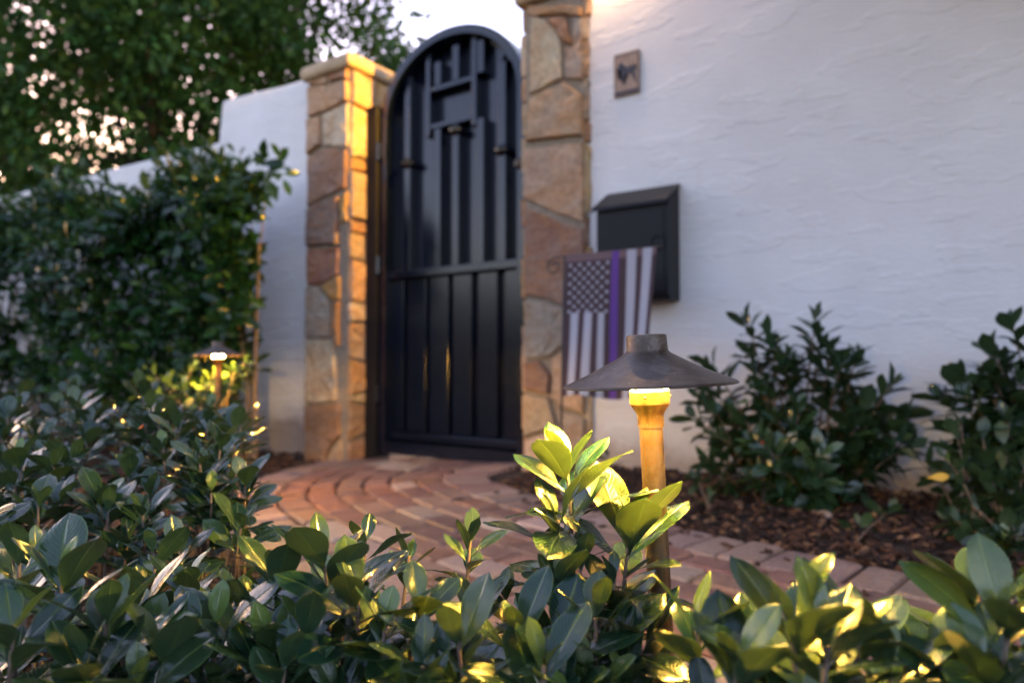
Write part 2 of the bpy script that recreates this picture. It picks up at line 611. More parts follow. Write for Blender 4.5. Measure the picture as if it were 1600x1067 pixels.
# ------------------------------------------------------------------ brick path: every paver its own object
def make_path():
    v, f = [], []
    n = 90
    for i in range(n + 1):
        s = PATH_LEN * i / n
        h = path_half(s) + 0.004
        for w in (-h, h):
            x, y = path_at(s, w)
            v.append((x, y, slope(x) - 0.001))
    for i in range(n):
        f.append((2 * i, 2 * i + 2, 2 * i + 3, 2 * i + 1))
    path = link('brick_path', mesh('path_bed', v, f), None, mat_noise('joint_sand', (0.03, 0.022, 0.018), (0.07, 0.05, 0.04), 60, 0.95, 0.6, 0.006))
    tag(path, kind='structure')
    tones = [(0.17, 0.076, 0.054), (0.135, 0.056, 0.044), (0.20, 0.105, 0.076), (0.11, 0.050, 0.045), (0.22, 0.135, 0.10), (0.155, 0.074, 0.064), (0.18, 0.078, 0.048)]
    pale = [(0.38, 0.30, 0.24), (0.34, 0.25, 0.20), (0.40, 0.33, 0.28)]
    border = [(0.24, 0.155, 0.125), (0.28, 0.195, 0.16), (0.20, 0.12, 0.098)]
    r = random.Random(5)

    def paver(s0, s1, w0, w1, col):
        j = 0.004
        s0 += j * r.uniform(.6, 1.6); s1 -= j * r.uniform(.6, 1.6)
        w0 += j * r.uniform(.6, 1.4); w1 -= j * r.uniform(.6, 1.4)
        dz = r.uniform(-0.004, 0.004)
        tx, ty = r.uniform(-.02, .02), r.uniform(-.02, .02)
        sm, wm = (s0 + s1) / 2, (w0 + w1) / 2
        c = 0.007
        rings = [[], [], []]
        # a slightly worn outline: corners cut, then chamfered top
        for (ss, ww) in ((s0, w0), (s1, w0), (s1, w1), (s0, w1)):
            a, b = (1 if ss < sm else -1), (1 if ww < wm else -1)
            cut = 0.006 * r.uniform(.5, 1.8)
            pts2 = [(ss + a * cut, ww), (ss, ww + b * cut)]
            if a * b > 0: pts2.reverse()
            for (p, q) in pts2:
                for k, (ins, zz) in enumerate(((0, -0.05), (0, 0.011), (c, 0.018))):
                    P, Q = p + (ins if p < sm else -ins), q + (ins if q < wm else -ins)
                    x, y = path_at(P, Q)
                    rings[k].append((x, y, slope(x) + zz + (dz + tx * (p - sm) + ty * (q - wm) if k else 0)))
        n8 = 8
        vv = rings[0] + rings[1] + rings[2]
        ff = [tuple(range(16, 24))]
        for k in range(2):
            for i in range(n8):
                ff.append((k * 8 + i, k * 8 + (i + 1) % 8, k * 8 + 8 + (i + 1) % 8, k * 8 + 8 + i))
        bm = bmesh.new()
        vs = [bm.verts.new(p) for p in vv]
        for q in ff: bm.faces.new([vs[i] for i in q])
        o = link('paver', bm_mesh('paver', bm), path, M['brick'])
        o.color = col + (1,)

    def jit(c):
        k = r.uniform(.72, 1.22)
        return tuple(min(1, x * k * r.uniform(.94, 1.06)) for x in c)

    S0, S1 = 0.52, 4.9
    # edge course: bricks laid across, both sides
    for side in (-1, 1):
        s = S0
        while s < S1:
            h = path_half(s)
            ln = 0.102 * (1.1 if side > 0 and s < 2.2 else 1.0)
            paver(s, s + ln, side * h - (0.2 if side > 0 else 0), side * h + (0.2 if side < 0 else 0), jit(r.choice(border)))
            s += ln
    ncourse = 6
    for k in range(ncourse):
        s = S0 - (0.1 if k % 2 else 0.0) + r.uniform(0, .02)
        while s < S1:
            h = path_half(s + 0.1) - 0.2
            w0 = -h + 2 * h * k / ncourse
            w1 = -h + 2 * h * (k + 1) / ncourse
            ln = 0.203 * r.uniform(.97, 1.03)
            paver(max(s, S0), s + ln, w0, w1, jit(r.choice(pale) if r.random() < .13 else r.choice(tones)))
            s += ln


make_path()


# ------------------------------------------------------------------ walls
def prism_poly(name, pts, origin, ux, thick, parent, mat, bevel=0.03):
    """outline (s, z) in a vertical plane through origin along ux, thickened backwards"""
    ux = Vector(ux).normalized()
    nb = Vector((-ux.y, ux.x, 0))
    if nb.y < 0: nb = -nb
    o = Vector(origin)
    n = len(pts)
    bm = bmesh.new()
    vs = [bm.verts.new(o + ux * s + Vector((0, 0, z))) for s, z in pts] + [bm.verts.new(o + ux * s + nb * thick + Vector((0, 0, z))) for s, z in pts]
    for q in [tuple(range(n)), tuple(range(2 * n - 1, n - 1, -1))] + [(i, (i + 1) % n, n + (i + 1) % n, n + i) for i in range(n)]:
        bm.faces.new([vs[i] for i in q])
    bmesh.ops.recalc_face_normals(bm, faces=bm.faces[:])
    if bevel:
        bmesh.ops.bevel(bm, geom=bm.edges[:], offset=bevel, segments=3, affect='EDGES', profile=0.5)
    return link(name, bm_mesh(name, bm), parent, mat, False)


def make_walls():
    # house wall right of the gate, shaded by an unseen porch roof added over its right part
    h = thing('stucco_house', 'white rough stucco house wall carrying the black mailbox', 'house', (-0.2, WALL_Y, 0))
    box('wall', RP_X1 - 0.2, 4.5, WALL_Y, WALL_Y + 0.25, -0.15, 2.95, h, M['stucco'])
    e = box('added_eave', -0.30, 4.6, WALL_Y - 1.9, WALL_Y - .002, 2.16, 2.22, h, M['fascia'])
    box('fascia', -0.30, 4.6, WALL_Y - 1.925, WALL_Y - 1.902, 2.10, 2.28, e, M['fascia'], 0.004)
    box('post', 2.55, 2.67, WALL_Y - 1.85, WALL_Y - 1.73, -.05, 2.158, h, M['fascia'], 0.006)
    # two roof-tile rows are enough to finish the added roof's edge
    x = -0.30
    i = 0
    base = None
    while x < 4.55:
        if base is None:
            pts, fcs = [], []
            for k in range(9):
                a = math.pi * k / 8
                for yy, zz in ((0, 0), (1.9, 0.5)):
                    pts.append((0.085 - 0.085 * math.cos(a), yy, 0.05 * math.sin(a) + zz))
            for k in range(8):
                fcs.append((2 * k, 2 * k + 2, 2 * k + 3, 2 * k + 1))
            base = mesh('roof_tile', pts, fcs)
        o = link('roof_tile', base, e, M['roof_tile'], True)
        o.location = o.location + Vector((x, WALL_Y - 1.94, 2.282 + 0.002 * (i % 2)))
        x += 0.176; i += 1
    # garden wall left of the gate: tall shoulder then a long low run
    w = thing('garden_wall', 'white stucco garden wall with a stepped top behind the hedge', 'wall', (LP_X0, 2.75, 0))
    ux = Vector((-1, -0.07, 0))
    o0 = Vector((LP_X0 + 0.08, 2.745, 0))

    def sz(px, py):
        d = ray(px, py)
        # intersect with the wall plane
        nrm = Vector((-ux.y, ux.x, 0))
        tt = (o0 - C0).dot(nrm) / d.dot(nrm)
        p = C0 + d * tt
        return (p - o0).dot(ux.normalized()), p.z
    A = [sz(470, 124), sz(440, 134), sz(400, 143), sz(347, 158), sz(345, 175), sz(341, 222), sz(250, 245), sz(140, 272), sz(25, 302)]
    far_z = A[-1][1]
    pts = [(0.0, -0.3), (0.0, A[0][1])] + A[1:] + [(A[-1][0] + 4, far_z + .02), (A[-1][0] + 4, -0.3)]
    prism_poly('wall', pts, o0, ux, 0.2, w, M['stucco'], 0.018)


make_walls()


# ------------------------------------------------------------------ pillars
def stone_mesh(poly, proud, r):
    """poly: 2D outline in metres; returns verts (u, v, depth) and faces, worn and chamfered"""
    n = len(poly)
    cx = sum(p[0] for p in poly) / n; cy = sum(p[1] for p in poly) / n
    out = []
    for i in range(n):                       # split the edges so the outline wavers
        a, b = poly[i], poly[(i + 1) % n]
        L = math.hypot(b[0] - a[0], b[1] - a[1])
        m = max(1, min(4, int(L / 0.045)))
        for k in range(m):
            t = k / m
            j = 0.0 if k == 0 else 0.006
            out.append((a[0] + (b[0] - a[0]) * t + r.uniform(-j, j), a[1] + (b[1] - a[1]) * t + r.uniform(-j, j)))
    n = len(out)

    def ins(p, d):
        dx, dy = cx - p[0], cy - p[1]
        L = math.hypot(dx, dy) or 1
        k = min(d, L * .45)
        return (p[0] + dx / L * k, p[1] + dy / L * k)
    v = [(p[0], p[1], -0.004) for p in out]
    v += [(p[0], p[1], proud * .55 + r.uniform(-.002, .002)) for p in out]
    v += [ins(p, .006) + (proud + r.uniform(-.003, .003),) for p in out]
    v += [ins(p, .045) + (proud + r.uniform(-.006, .006),) for p in out]
    v.append((cx, cy, proud + r.uniform(-.003, .004)))
    f = []
    for k in range(3):
        for i in range(n):
            f.append((k * n + i, k * n + (i + 1) % n, (k + 1) * n + (i + 1) % n, (k + 1) * n + i))
    for i in range(n):
        f.append((3 * n + i, 3 * n + (i + 1) % n, 4 * n))
    return v, f


def place_stone(poly, face, pos, parent, col, r):
    proud = r.uniform(0.012, 0.030)
    v, f = stone_mesh(poly, proud, r)
    if face == 'front':
        vv = [(a, pos - d, b) for a, b, d in v]
    elif face == 'right':
        vv = [(pos + d, a, b) for a, b, d in v]
    else:
        vv = [(pos - d, a, b) for a, b, d in v]
    bm = bmesh.new()
    vs = [bm.verts.new(p) for p in vv]
    for q in f: bm.faces.new([vs[i] for i in q])
    o = link('stone', bm_mesh('stone', bm), parent, M['stone'])
    o.color = tuple(x * r.uniform(.92, 1.06) for x in col) + (1,)


TAN = (0.50, 0.35, 0.20); CREAM = (0.62, 0.49, 0.33); RUST = (0.32, 0.13, 0.05); PURP = (0.15, 0.10, 0.095); GREY = (0.36, 0.30, 0.23)
REDB = (0.27, 0.13, 0.085); OCH = (0.48, 0.27, 0.08); BRN = (0.30, 0.17, 0.09)


def zoomed(lst, ox, oy, k):
    return [([(ox + x / k, oy + y / k) for x, y in poly], c) for poly, c in lst]


def side_rows(u0, u1, z0, z1, r):
    """irregular stones filling a narrow side face; the beds tilt and the uprights wander"""
    out = []
    um = (u0 + u1) / 2
    g = 0.006
    bed = [(z0, 0.0)]
    while bed[-1][0] < z1 - .02:
        z = bed[-1][0] + r.choice((.09, .13, .17, .22, .28)) * r.uniform(.9, 1.1)
        if z1 - z < .10: z = z1
        bed.append((z, 0.0 if z == z1 else r.uniform(-.22, .22)))
    for (za, ta), (zb, tb) in zip(bed, bed[1:]):
        lo = lambda u: za + ta * (u - um) + g
        hi = lambda u: zb + tb * (u - um) - g
        cuts = [u0 + .002]
        if zb - za > .11 and r.random() < .7:
            cuts.append(u0 + (u1 - u0) * r.uniform(.3, .7))
        cuts.append(u1 - .002)
        for k in range(len(cuts) - 1):
            a0 = cuts[k] + (g if k else 0); b0 = cuts[k + 1] - (g if k + 2 < len(cuts) else 0)
            sh = .035 if len(cuts) > 2 else 0
            a1 = a0 + (sh if k else 0); b1 = b0 + (sh if k + 2 < len(cuts) else 0)
            m0, m1 = (a0 + b0) / 2, (a1 + b1) / 2
            out.append([(a0, lo(a0)), (m0, lo(m0) + r.uniform(-.004, .012)), (b0, lo(b0)), (b1, hi(b1)), (m1, hi(m1) - r.uniform(-.004, .014)), (a1, hi(a1))])
    return out


def pillar(x0, x1, label, front, seed):
    r = random.Random(seed)
    base_z = slope((x0 + x1) / 2) - 0.06
    t = thing('stone_pillar', label, 'pillar', ((x0 + x1) / 2, (PIL_Y0 + PIL_Y1) / 2, base_z), 'stone clad gate pillars')
    box('core', x0 + .003, x1 - .003, PIL_Y0 + .003, PIL_Y1, base_z - .1, CAP_Z0, t, M['mortar'])
    # cap slab with a rounded edge
    bm = bmesh.new()
    bmesh.ops.create_cube(bm, size=1.0)
    ov = .045
    for v in bm.verts:
        v.co = Vector(((x0 + x1) / 2 + v.co.x * (x1 - x0 + 2 * ov), (PIL_Y0 + PIL_Y1) / 2 + v.co.y * (PIL_Y1 - PIL_Y0 + 2 * ov), (CAP_Z0 + CAP_Z1) / 2 + v.co.z * (CAP_Z1 - CAP_Z0)))
    bmesh.ops.bevel(bm, geom=bm.edges[:], offset=.028, segments=4, affect='EDGES', profile=.5)
    link('cap', bm_mesh('cap', bm), t, M['cap'], True)
    for poly, col in front:
        pts = [onY(px, py, PIL_Y0) for px, py in poly]
        pts = [(min(max(p.x, x0 + .002), x1 - .002), min(max(p.z, base_z), CAP_Z0 - .004)) for p in pts]
        area = sum(pts[i][0] * pts[(i + 1) % len(pts)][1] - pts[(i + 1) % len(pts)][0] * pts[i][1] for i in range(len(pts)))
        if area < 0: pts.reverse()
        place_stone(pts, 'front', PIL_Y0, t, col, r)
    cols = [TAN, CREAM, OCH, GREY, BRN, TAN]
    for poly in side_rows(PIL_Y0 + .004, PIL_Y1 - .004, base_z, CAP_Z0 - .004, r):
        place_stone(poly, 'right', x1, t, r.choice(cols), r)
    for poly in side_rows(PIL_Y0 + .004, PIL_Y1 - .004, base_z, CAP_Z0 - .004, r):
        place_stone(poly, 'left', x0, t, r.choice(cols), r)
    return t


left_front = zoomed([
    ([(130, 160), (225, 150), (230, 222), (128, 236)], TAN),
    ([(237, 146), (330, 133), (330, 200), (242, 216)], RUST),
    ([(128, 250), (230, 234), (330, 212), (330, 305), (225, 360), (128, 388)], TAN),
    ([(126, 402), (192, 384), (196, 525), (124, 575)], TAN),
    ([(206, 378), (330, 318), (330, 532), (214, 532)], CREAM),
    ([(122, 596), (205, 546), (325, 546), (318, 735), (230, 770), (118, 828)], REDB),
    ([(116, 846), (190, 806), (284, 780), (282, 1010), (112, 1022)], PURP),
    ([(296, 778), (325, 752), (325, 895), (294, 905)], OCH)], 440, 60, 3.14) + zoomed([
    ([(108, -30), (282, -40), (280, 88), (192, 140), (105, 140)], REDB),
    ([(100, 154), (172, 152), (236, 228), (246, 398), (150, 402), (100, 396)], GREY),
    ([(202, 146), (290, 98), (290, 214), (246, 216)], OCH),
    ([(258, 235), (290, 225), (290, 440), (262, 420)], BRN),
    ([(98, 412), (252, 410), (272, 560), (272, 706), (160, 722), (98, 706)], CREAM),
    ([(96, 735), (290, 722), (290, 880), (238, 945), (215, 1080), (96, 1080)], BRN),
    ([(250, 955), (298, 900), (298, 1090), (228, 1090)], TAN)], 440, 400, 3.14)
right_front = zoomed([
    ([(130, 110), (225, 132), (326, 285), (330, 508), (230, 552), (120, 606)], CREAM),
    ([(238, 128), (345, 112), (392, 290), (338, 276)], RUST),
    ([(398, 118), (490, 112), (490, 505), (346, 508), (344, 300), (400, 300)], GREY),
    ([(110, 40), (340, 40), (490, 40), (490, 98), (340, 100), (160, 116), (110, 98)], OCH),
    ([(120, 646), (342, 536), (490, 606), (490, 862), (300, 888), (100, 912)], TAN),
    ], 800, 0, 4.106) + [
    ([(815, 235), (916, 224), (918, 346), (870, 334), (812, 312)], TAN),
    ([(812, 326), (868, 344), (918, 357), (918, 490), (845, 464), (812, 462)], REDB)] + zoomed([
    ([(20, 470), (108, 470), (262, 515), (262, 585), (205, 612), (108, 664), (20, 664)], GREY),
    ([(20, 680), (100, 676), (136, 722), (130, 788), (20, 772)], REDB),
    ([(142, 668), (205, 630), (262, 605), (262, 858), (180, 834), (142, 800)], TAN),
    ([(20, 786), (130, 802), (156, 902), (20, 934)], TAN),
    ([(164, 848), (262, 874), (262, 1010), (168, 1014)], GREY),
    ([(15, 948), (152, 920), (158, 1090), (15, 1090)], CREAM),
    ([(168, 1024), (262, 1022), (262, 1100), (170, 1100)], BRN)], 800, 260, 2.22)
pillar(LP_X0, LP_X1, 'stone pillar lit yellow on its inner side, between garden wall and gate', left_front, 3)
pillar(RP_X0, RP_X1, 'tan stone pillar between the gate and the house wall', right_front, 4)


# ------------------------------------------------------------------ lantern on the pillar by the house (its light falls on the other pillar)
def make_lantern():
    x, y, z = -1.69, 2.770, CAP_Z1
    t = thing('pillar_lantern', 'black lantern standing on the stone pillar beside the house', 'lantern', (x, y, z))
    box('base', x - .05, x + .05, y - .05, y + .05, z, z + .012, t, M['iron'], .003)
    for sx in (-1, 1):
        for sy in (-1, 1):
            box('post', x + sx * .044 - .004, x + sx * .044 + .004, y + sy * .044 - .004, y + sy * .044 + .004, z + .0125, z + .20, t, M['iron'])
    lathe('roof', [(.095, .20), (.08, .21), (.03, .26), (.012, .275), (.012, .29), (.0005, .295)], t, M['iron'], (x, y, z), None, 4, False)
    box('light_shield', x - .105, x + .06, y - .058, y - .0515, z + .004, z + .197, t, M['iron'])  # added shield that keeps the bulb's light off the hedge
    lathe('socket', [(.0005, .2), (.014, .2), (.014, .142), (.0005, .142)], t, M['iron'], (x, y, z), None, 12)
    lathe('bulb', [(.0005, .072), (.016, .076), (.024, .09), (.026, .106), (.022, .125), (.012, .1415)], t, M['lantern'], (x, y, z), None, 16)


make_lantern()


def make_sconce():
    x, y, z = -1.34, WALL_Y, 2.30
    t = thing('wall_sconce', 'small hooded wall lamp above the horse tile, beside the pillar', 'wall lamp', (x, y, z))
    box('back_plate', x - .05, x + .05, y - .014, y - .002, z - .07, z + .09, t, M['iron'], .003)
    tube('bracket', [(x, y - .012, z + .06), (x, y - .05, z + .085), (x, y - .085, z + .07)], .006, t, M['iron'])
    lathe('hood', [(.07, -.005), (.068, .002), (.03, .06), (.012, .075), (.0005, .076)], t, M['iron'], (x, y - .085, z), None, 24)
    lathe('bulb', [(.0005, -.012), (.012, -.008), (.016, .006), (.012, .022), (.007, .04)], t, M['sconce'], (x, y - .085, z), None, 16)


make_sconce()


# ------------------------------------------------------------------ gate
G_X0, G_X1 = -2.80, -1.815
G_Z0 = -0.03
G_CX, G_A = (G_X0 + G_X1) / 2, (G_X1 - G_X0) / 2
SPRING, RISE = 1.86, 0.425


def arch_z(x, inset=0.0):
    u = (x - G_CX) / (G_A - inset)
    return SPRING + (RISE - inset) * math.sqrt(max(0, 1 - u * u))


def make_gate():
    t = thing('garden_gate', 'arched black steel garden gate between two stone pillars', 'gate', (G_CX, GATE_Y, G_Z0))
    m = M['gate']
    n = 36
    arch = [(G_CX + G_A * math.cos(math.pi * k / n), SPRING + RISE * math.sin(math.pi * k / n)) for k in range(n + 1)]
    inn = [(G_CX + (G_A - .045) * math.cos(math.pi * k / n), SPRING + (RISE - .045) * math.sin(math.pi * k / n)) for k in range(n + 1)]
    # back sheet
    i2 = [(G_CX + (G_A - .02) * math.cos(math.pi * k / n), SPRING + (RISE - .02) * math.sin(math.pi * k / n)) for k in range(n + 1)]
    prism_xz('sheet', [(G_X1 - .02, .03)] + i2 + [(G_X0 + .02, .03)], GATE_Y + .045, GATE_Y + .052, t, m)
    # frame: one closed band
    outer = [(G_X1, G_Z0 + .02)] + arch + [(G_X0, G_Z0 + .02)]
    inner = [(G_X1 - .045, G_Z0 + .09)] + inn + [(G_X0 + .045, G_Z0 + .09)]
    k = len(outer)
    bm = bmesh.new()
    y0, y1 = GATE_Y - .060, GATE_Y + .043
    V = [[bm.verts.new((x, y, z)) for x, z in L] for L, y in ((outer, y0), (inner, y0), (inner, y1), (outer, y1))]
    for i in range(k):
        j = (i + 1) % k
        for a in range(4):
            b = (a + 1) % 4
            bm.faces.new((V[a][i], V[a][j], V[b][j], V[b][i]))
    link('frame', bm_mesh('frame', bm), t, m)
    yb0, yb1 = GATE_Y - .012, GATE_Y + .044

    def gx(px, y=GATE_Y): return onY(px, 300, y).x
    def gz(px, py, y=GATE_Y): return onY(px, py, y).z
    midz = gz(700, 423)
    box('rail', G_X0 + .046, G_X1 - .046, GATE_Y - .03, yb1, midz - .022, midz + .022, t, m, .004)
    wz0, wz1 = gz(707, 192), gz(707, 133)          # little window between these two bars
    # pickets
    pk = [(638, 116, 257), (685, 98, None), (713, 72, 205), (752, 48, None), (786, 97, 236)]
    hw = .023
    for i, (px, ytop, col) in enumerate(pk):
        x = gx(px)
        top = min(gz(px, ytop), arch_z(x, .06))
        segs = [(midz + .023, top)]
        if i in (1, 2, 3):
            segs = [(midz + .023, wz0 - .016), (wz1 + .016, top)]
        for a, b in segs:
            if b - a < .02: continue
            box('picket', x - hw, x + hw, yb0, yb1, a, b, t, m, .003)
            if i in (0, 2, 4) and b == top:
                lathe('finial', [(hw * 1.25, 0), (hw * .9, .018), (.0006, .05)], t, m, (x, (yb0 + yb1) / 2, b), None, 4, False)
        if col:
            zc = gz(px, col)
            lathe('collar', [(.001, -.034), (.024, -.03), (.052, -.008), (.054, .006), (.03, .024), (.026, .034), (.001, .036)], t, m, (x, yb0 + .022, zc), None, 14)
    # broad upright ribs of the lower half
    for pa, pb in ((601, 630), (634, 665), (669, 700), (705, 736), (744, 776), (786, 812)):
        box('panel', gx(pa) + .004, gx(pb) - .004, GATE_Y + .010, yb1, G_Z0 + .142, midz - .023, t, m, .005)
    # window frame
    xa, xb = gx(671), gx(743)
    w = box('window_frame', xa - .016, xa + .016, GATE_Y - .018, yb1, wz0 - .05, min(gz(671, 66), arch_z(xa, .05)), t, m, .003)
    box('window_upright', xb - .016, xb + .016, GATE_Y - .018, yb1, wz0 - .05, min(gz(743, 38), arch_z(xb, .05)), w, m, .003)
    for z in (wz0, wz1):
        box('window_bar', xa + .0165, xb - .0165, GATE_Y - .015, yb1, z - .014, z + .014, w, m, .003)
    # bottom rail and latch
    box('bottom_rail', G_X0 + .046, G_X1 - .046, GATE_Y - .028, yb1, G_Z0 + .1, G_Z0 + .14, t, m, .004)
    kz = gz(815, 262)
    lathe('latch_plate', [(.0005, .012), (.03, .012), (.034, 0)], t, m, (G_X1 - .03, GATE_Y - .023, kz), Matrix.Rotation(R(90), 3, 'X'), 20)
    lathe('knob', [(.0005, .062), (.016, .06), (.024, .05), (.026, .042), (.02, .03), (.010, .024), (.010, .012)], t, M['bronze'], (G_X1 - .03, GATE_Y - .024, kz), Matrix.Rotation(R(90), 3, 'X'), 20)
    for hz in (.32, 1.05, 1.70):
        hg = lathe('hinge', [(.0005, -.05), (.013, -.05), (.013, .05), (.0005, .05)], t, m, (G_X0 - .004, GATE_Y - .073, hz), None, 14)
        box('hinge_leaf', G_X0 + .004, G_X0 + .044, GATE_Y - .066, GATE_Y - .0605, hz - .04, hz + .04, hg, m, .001)
    # posts
    p = thing('gate_post', 'black square steel hinge post beside the yellow lit pillar', 'post', (-2.85, 2.82, slope(-2.85)))
    box('post', LP_X1 + .02, G_X0 - .006, 2.752, 2.87, slope(-2.85) - .1, 1.95, p, M['post'], .004)
    box('post_cap', LP_X1 + .016, G_X0 - .003, 2.748, 2.874, 1.951, 1.962, p, M['post'], .002)
    p = thing('gate_post', 'black steel latch post tucked behind the pillar next to the house', 'post', (-1.77, 2.82, slope(-1.8)))
    box('post', G_X1 + .008, RP_X0 - .03, 2.80, 2.87, slope(-1.8) - .1, 1.97, p, m, .004)
    box('post_cap', G_X1 + .004, RP_X0 - .026, 2.796, 2.874, 1.971, 1.98, p, m, .002)


make_gate()


# ------------------------------------------------------------------ mailbox
def make_mailbox():
    x0, x1 = -1.307, -.988
    yf, yb = 2.538, WALL_Y - .004
    z0, zf, zb = .7475, 1.138, 1.222
    t = thing('mailbox', 'black steel mailbox with a sloped lid on the stucco wall', 'mailbox', (-1.17, yb, z0))
    prof = [(yf + .006, z0 + .02), (yf + .02, z0), (yb, z0), (yb, zb - .008), (yf + .006, zf - .012)]

    def px_prism(name, prof, xa, xb, mat, bev):
        n = len(prof)
        bm = bmesh.new()
        vs = [bm.verts.new((xa, y, z)) for y, z in prof] + [bm.verts.new((xb, y, z)) for y, z in prof]
        for q in [tuple(range(n)), tuple(range(2 * n - 1, n - 1, -1))] + [(i, (i + 1) % n, n + (i + 1) % n, n + i) for i in range(n)]:
            bm.faces.new([vs[i] for i in q])
        bmesh.ops.recalc_face_normals(bm, faces=bm.faces[:])
        bmesh.ops.bevel(bm, geom=bm.edges[:], offset=bev, segments=2, affect='EDGES', profile=.5)
        return link(name, bm_mesh(name, bm), t, mat)
    px_prism('body', prof, x0 + .004, x1, M['box'], .004)
    lid = px_prism('lid', [(yf - .014, zf - .014), (yf - .012, zf + .002), (yb, zb + .006), (yb, zb - .005), (yf - .004, zf - .006)], x0 - .008, x1 + .004, M['box'], .0015)
    # front panel and ring emblem
    box('front_panel', x0 + .018, x1 - .018, yf + .001, yf + .007, z0 + .03, zf - .03, t, M['box'], .002)
    c = onY(1027, 379, yf)
    v, f = [], []
    for i in range(28):
        a = 2 * math.pi * i / 28
        for k in range(8):
            b = 2 * math.pi * k / 8
            rr = .027 + .004 * math.cos(b)
            v.append((c.x + rr * math.cos(a), yf - .001 + .004 * math.sin(b), c.z + rr * math.sin(a)))
    for i in range(28):
        for k in range(8):
            f.append((i * 8 + k, i * 8 + (k + 1) % 8, ((i + 1) % 28) * 8 + (k + 1) % 8, ((i + 1) % 28) * 8 + k))
    link('ring', mesh('ring', v, f), t, M['box'], True)


make_mailbox()


# ------------------------------------------------------------------ horse tile
def make_tile():
    p0, p1 = onY(961, 118, WALL_Y), onY(1001, 118, WALL_Y)
    zt = onY(981, 83, WALL_Y).z; zb = onY(981, 150, WALL_Y).z
    x0, x1 = p0.x, p1.x
    t = thing('horse_tile', 'small tan wall tile with a dark trotting horse', 'wall tile', (x0, WALL_Y, zb))
    y = WALL_Y - .012
    box('plate', x0, x1, y, WALL_Y - .002, zb, zt, t, M['tile'], .002)
    W, H = x1 - x0, zt - zb
    b = .006
    for nm, a in (('border', (x0 + .003, x1 - .003, zt - .003 - b, zt - .003)), ('border', (x0 + .003, x0 + .003 + b * .7, zb + .02, zt - .0092)), ('border', (x1 - .003 - b * .7, x1 - .003, zb + .02, zt - .0092))):
        box(nm, a[0], a[1], y - .002, y - .0002, a[2], a[3], t, M['fascia'])
    box('ground_band', x0 + .003, x1 - .003, y - .002, y - .0002, zb + .004, zb + .0195, t, M['tile_dark'])
    # horse silhouette in tile units (0..1, 0..1), head to the left
    hs = [(.10, .60), (.08, .56), (.12, .55), (.20, .61), (.26, .60), (.30, .54), (.28, .46), (.24, .40), (.16, .36), (.17, .33), (.28, .37), (.34, .44), (.38, .30), (.36, .20), (.40, .19), (.43, .31),
          (.45, .43), (.58, .45), (.68, .47), (.76, .40), (.84, .28), (.86, .20), (.90, .21), (.88, .30), (.84, .42), (.80, .52), (.86, .50), (.92, .56), (.90, .63), (.83, .67), (.78, .63), (.68, .63),
          (.52, .61), (.42, .64), (.36, .72), (.28, .77), (.25, .80), (.23, .76), (.16, .70)]
    v = [(x0 + W * (.04 + .92 * a), y - .003, zb + H * (.08 + .9 * c)) for a, c in hs]
    v += [(p[0], y + .0005, p[2]) for p in v]
    n = len(hs)
    bm = bmesh.new()
    vs = [bm.verts.new(p) for p in v]
    f1 = bm.faces.new(vs[:n]); f2 = bm.faces.new(vs[n:][::-1])
    for i in range(n):
        bm.faces.new((vs[i], vs[(i + 1) % n], vs[n + (i + 1) % n], vs[n + i]))
    bmesh.ops.triangulate(bm, faces=[f1, f2])
    link('horse', bm_mesh('horse', bm), t, M['tile_dark'])


make_tile()


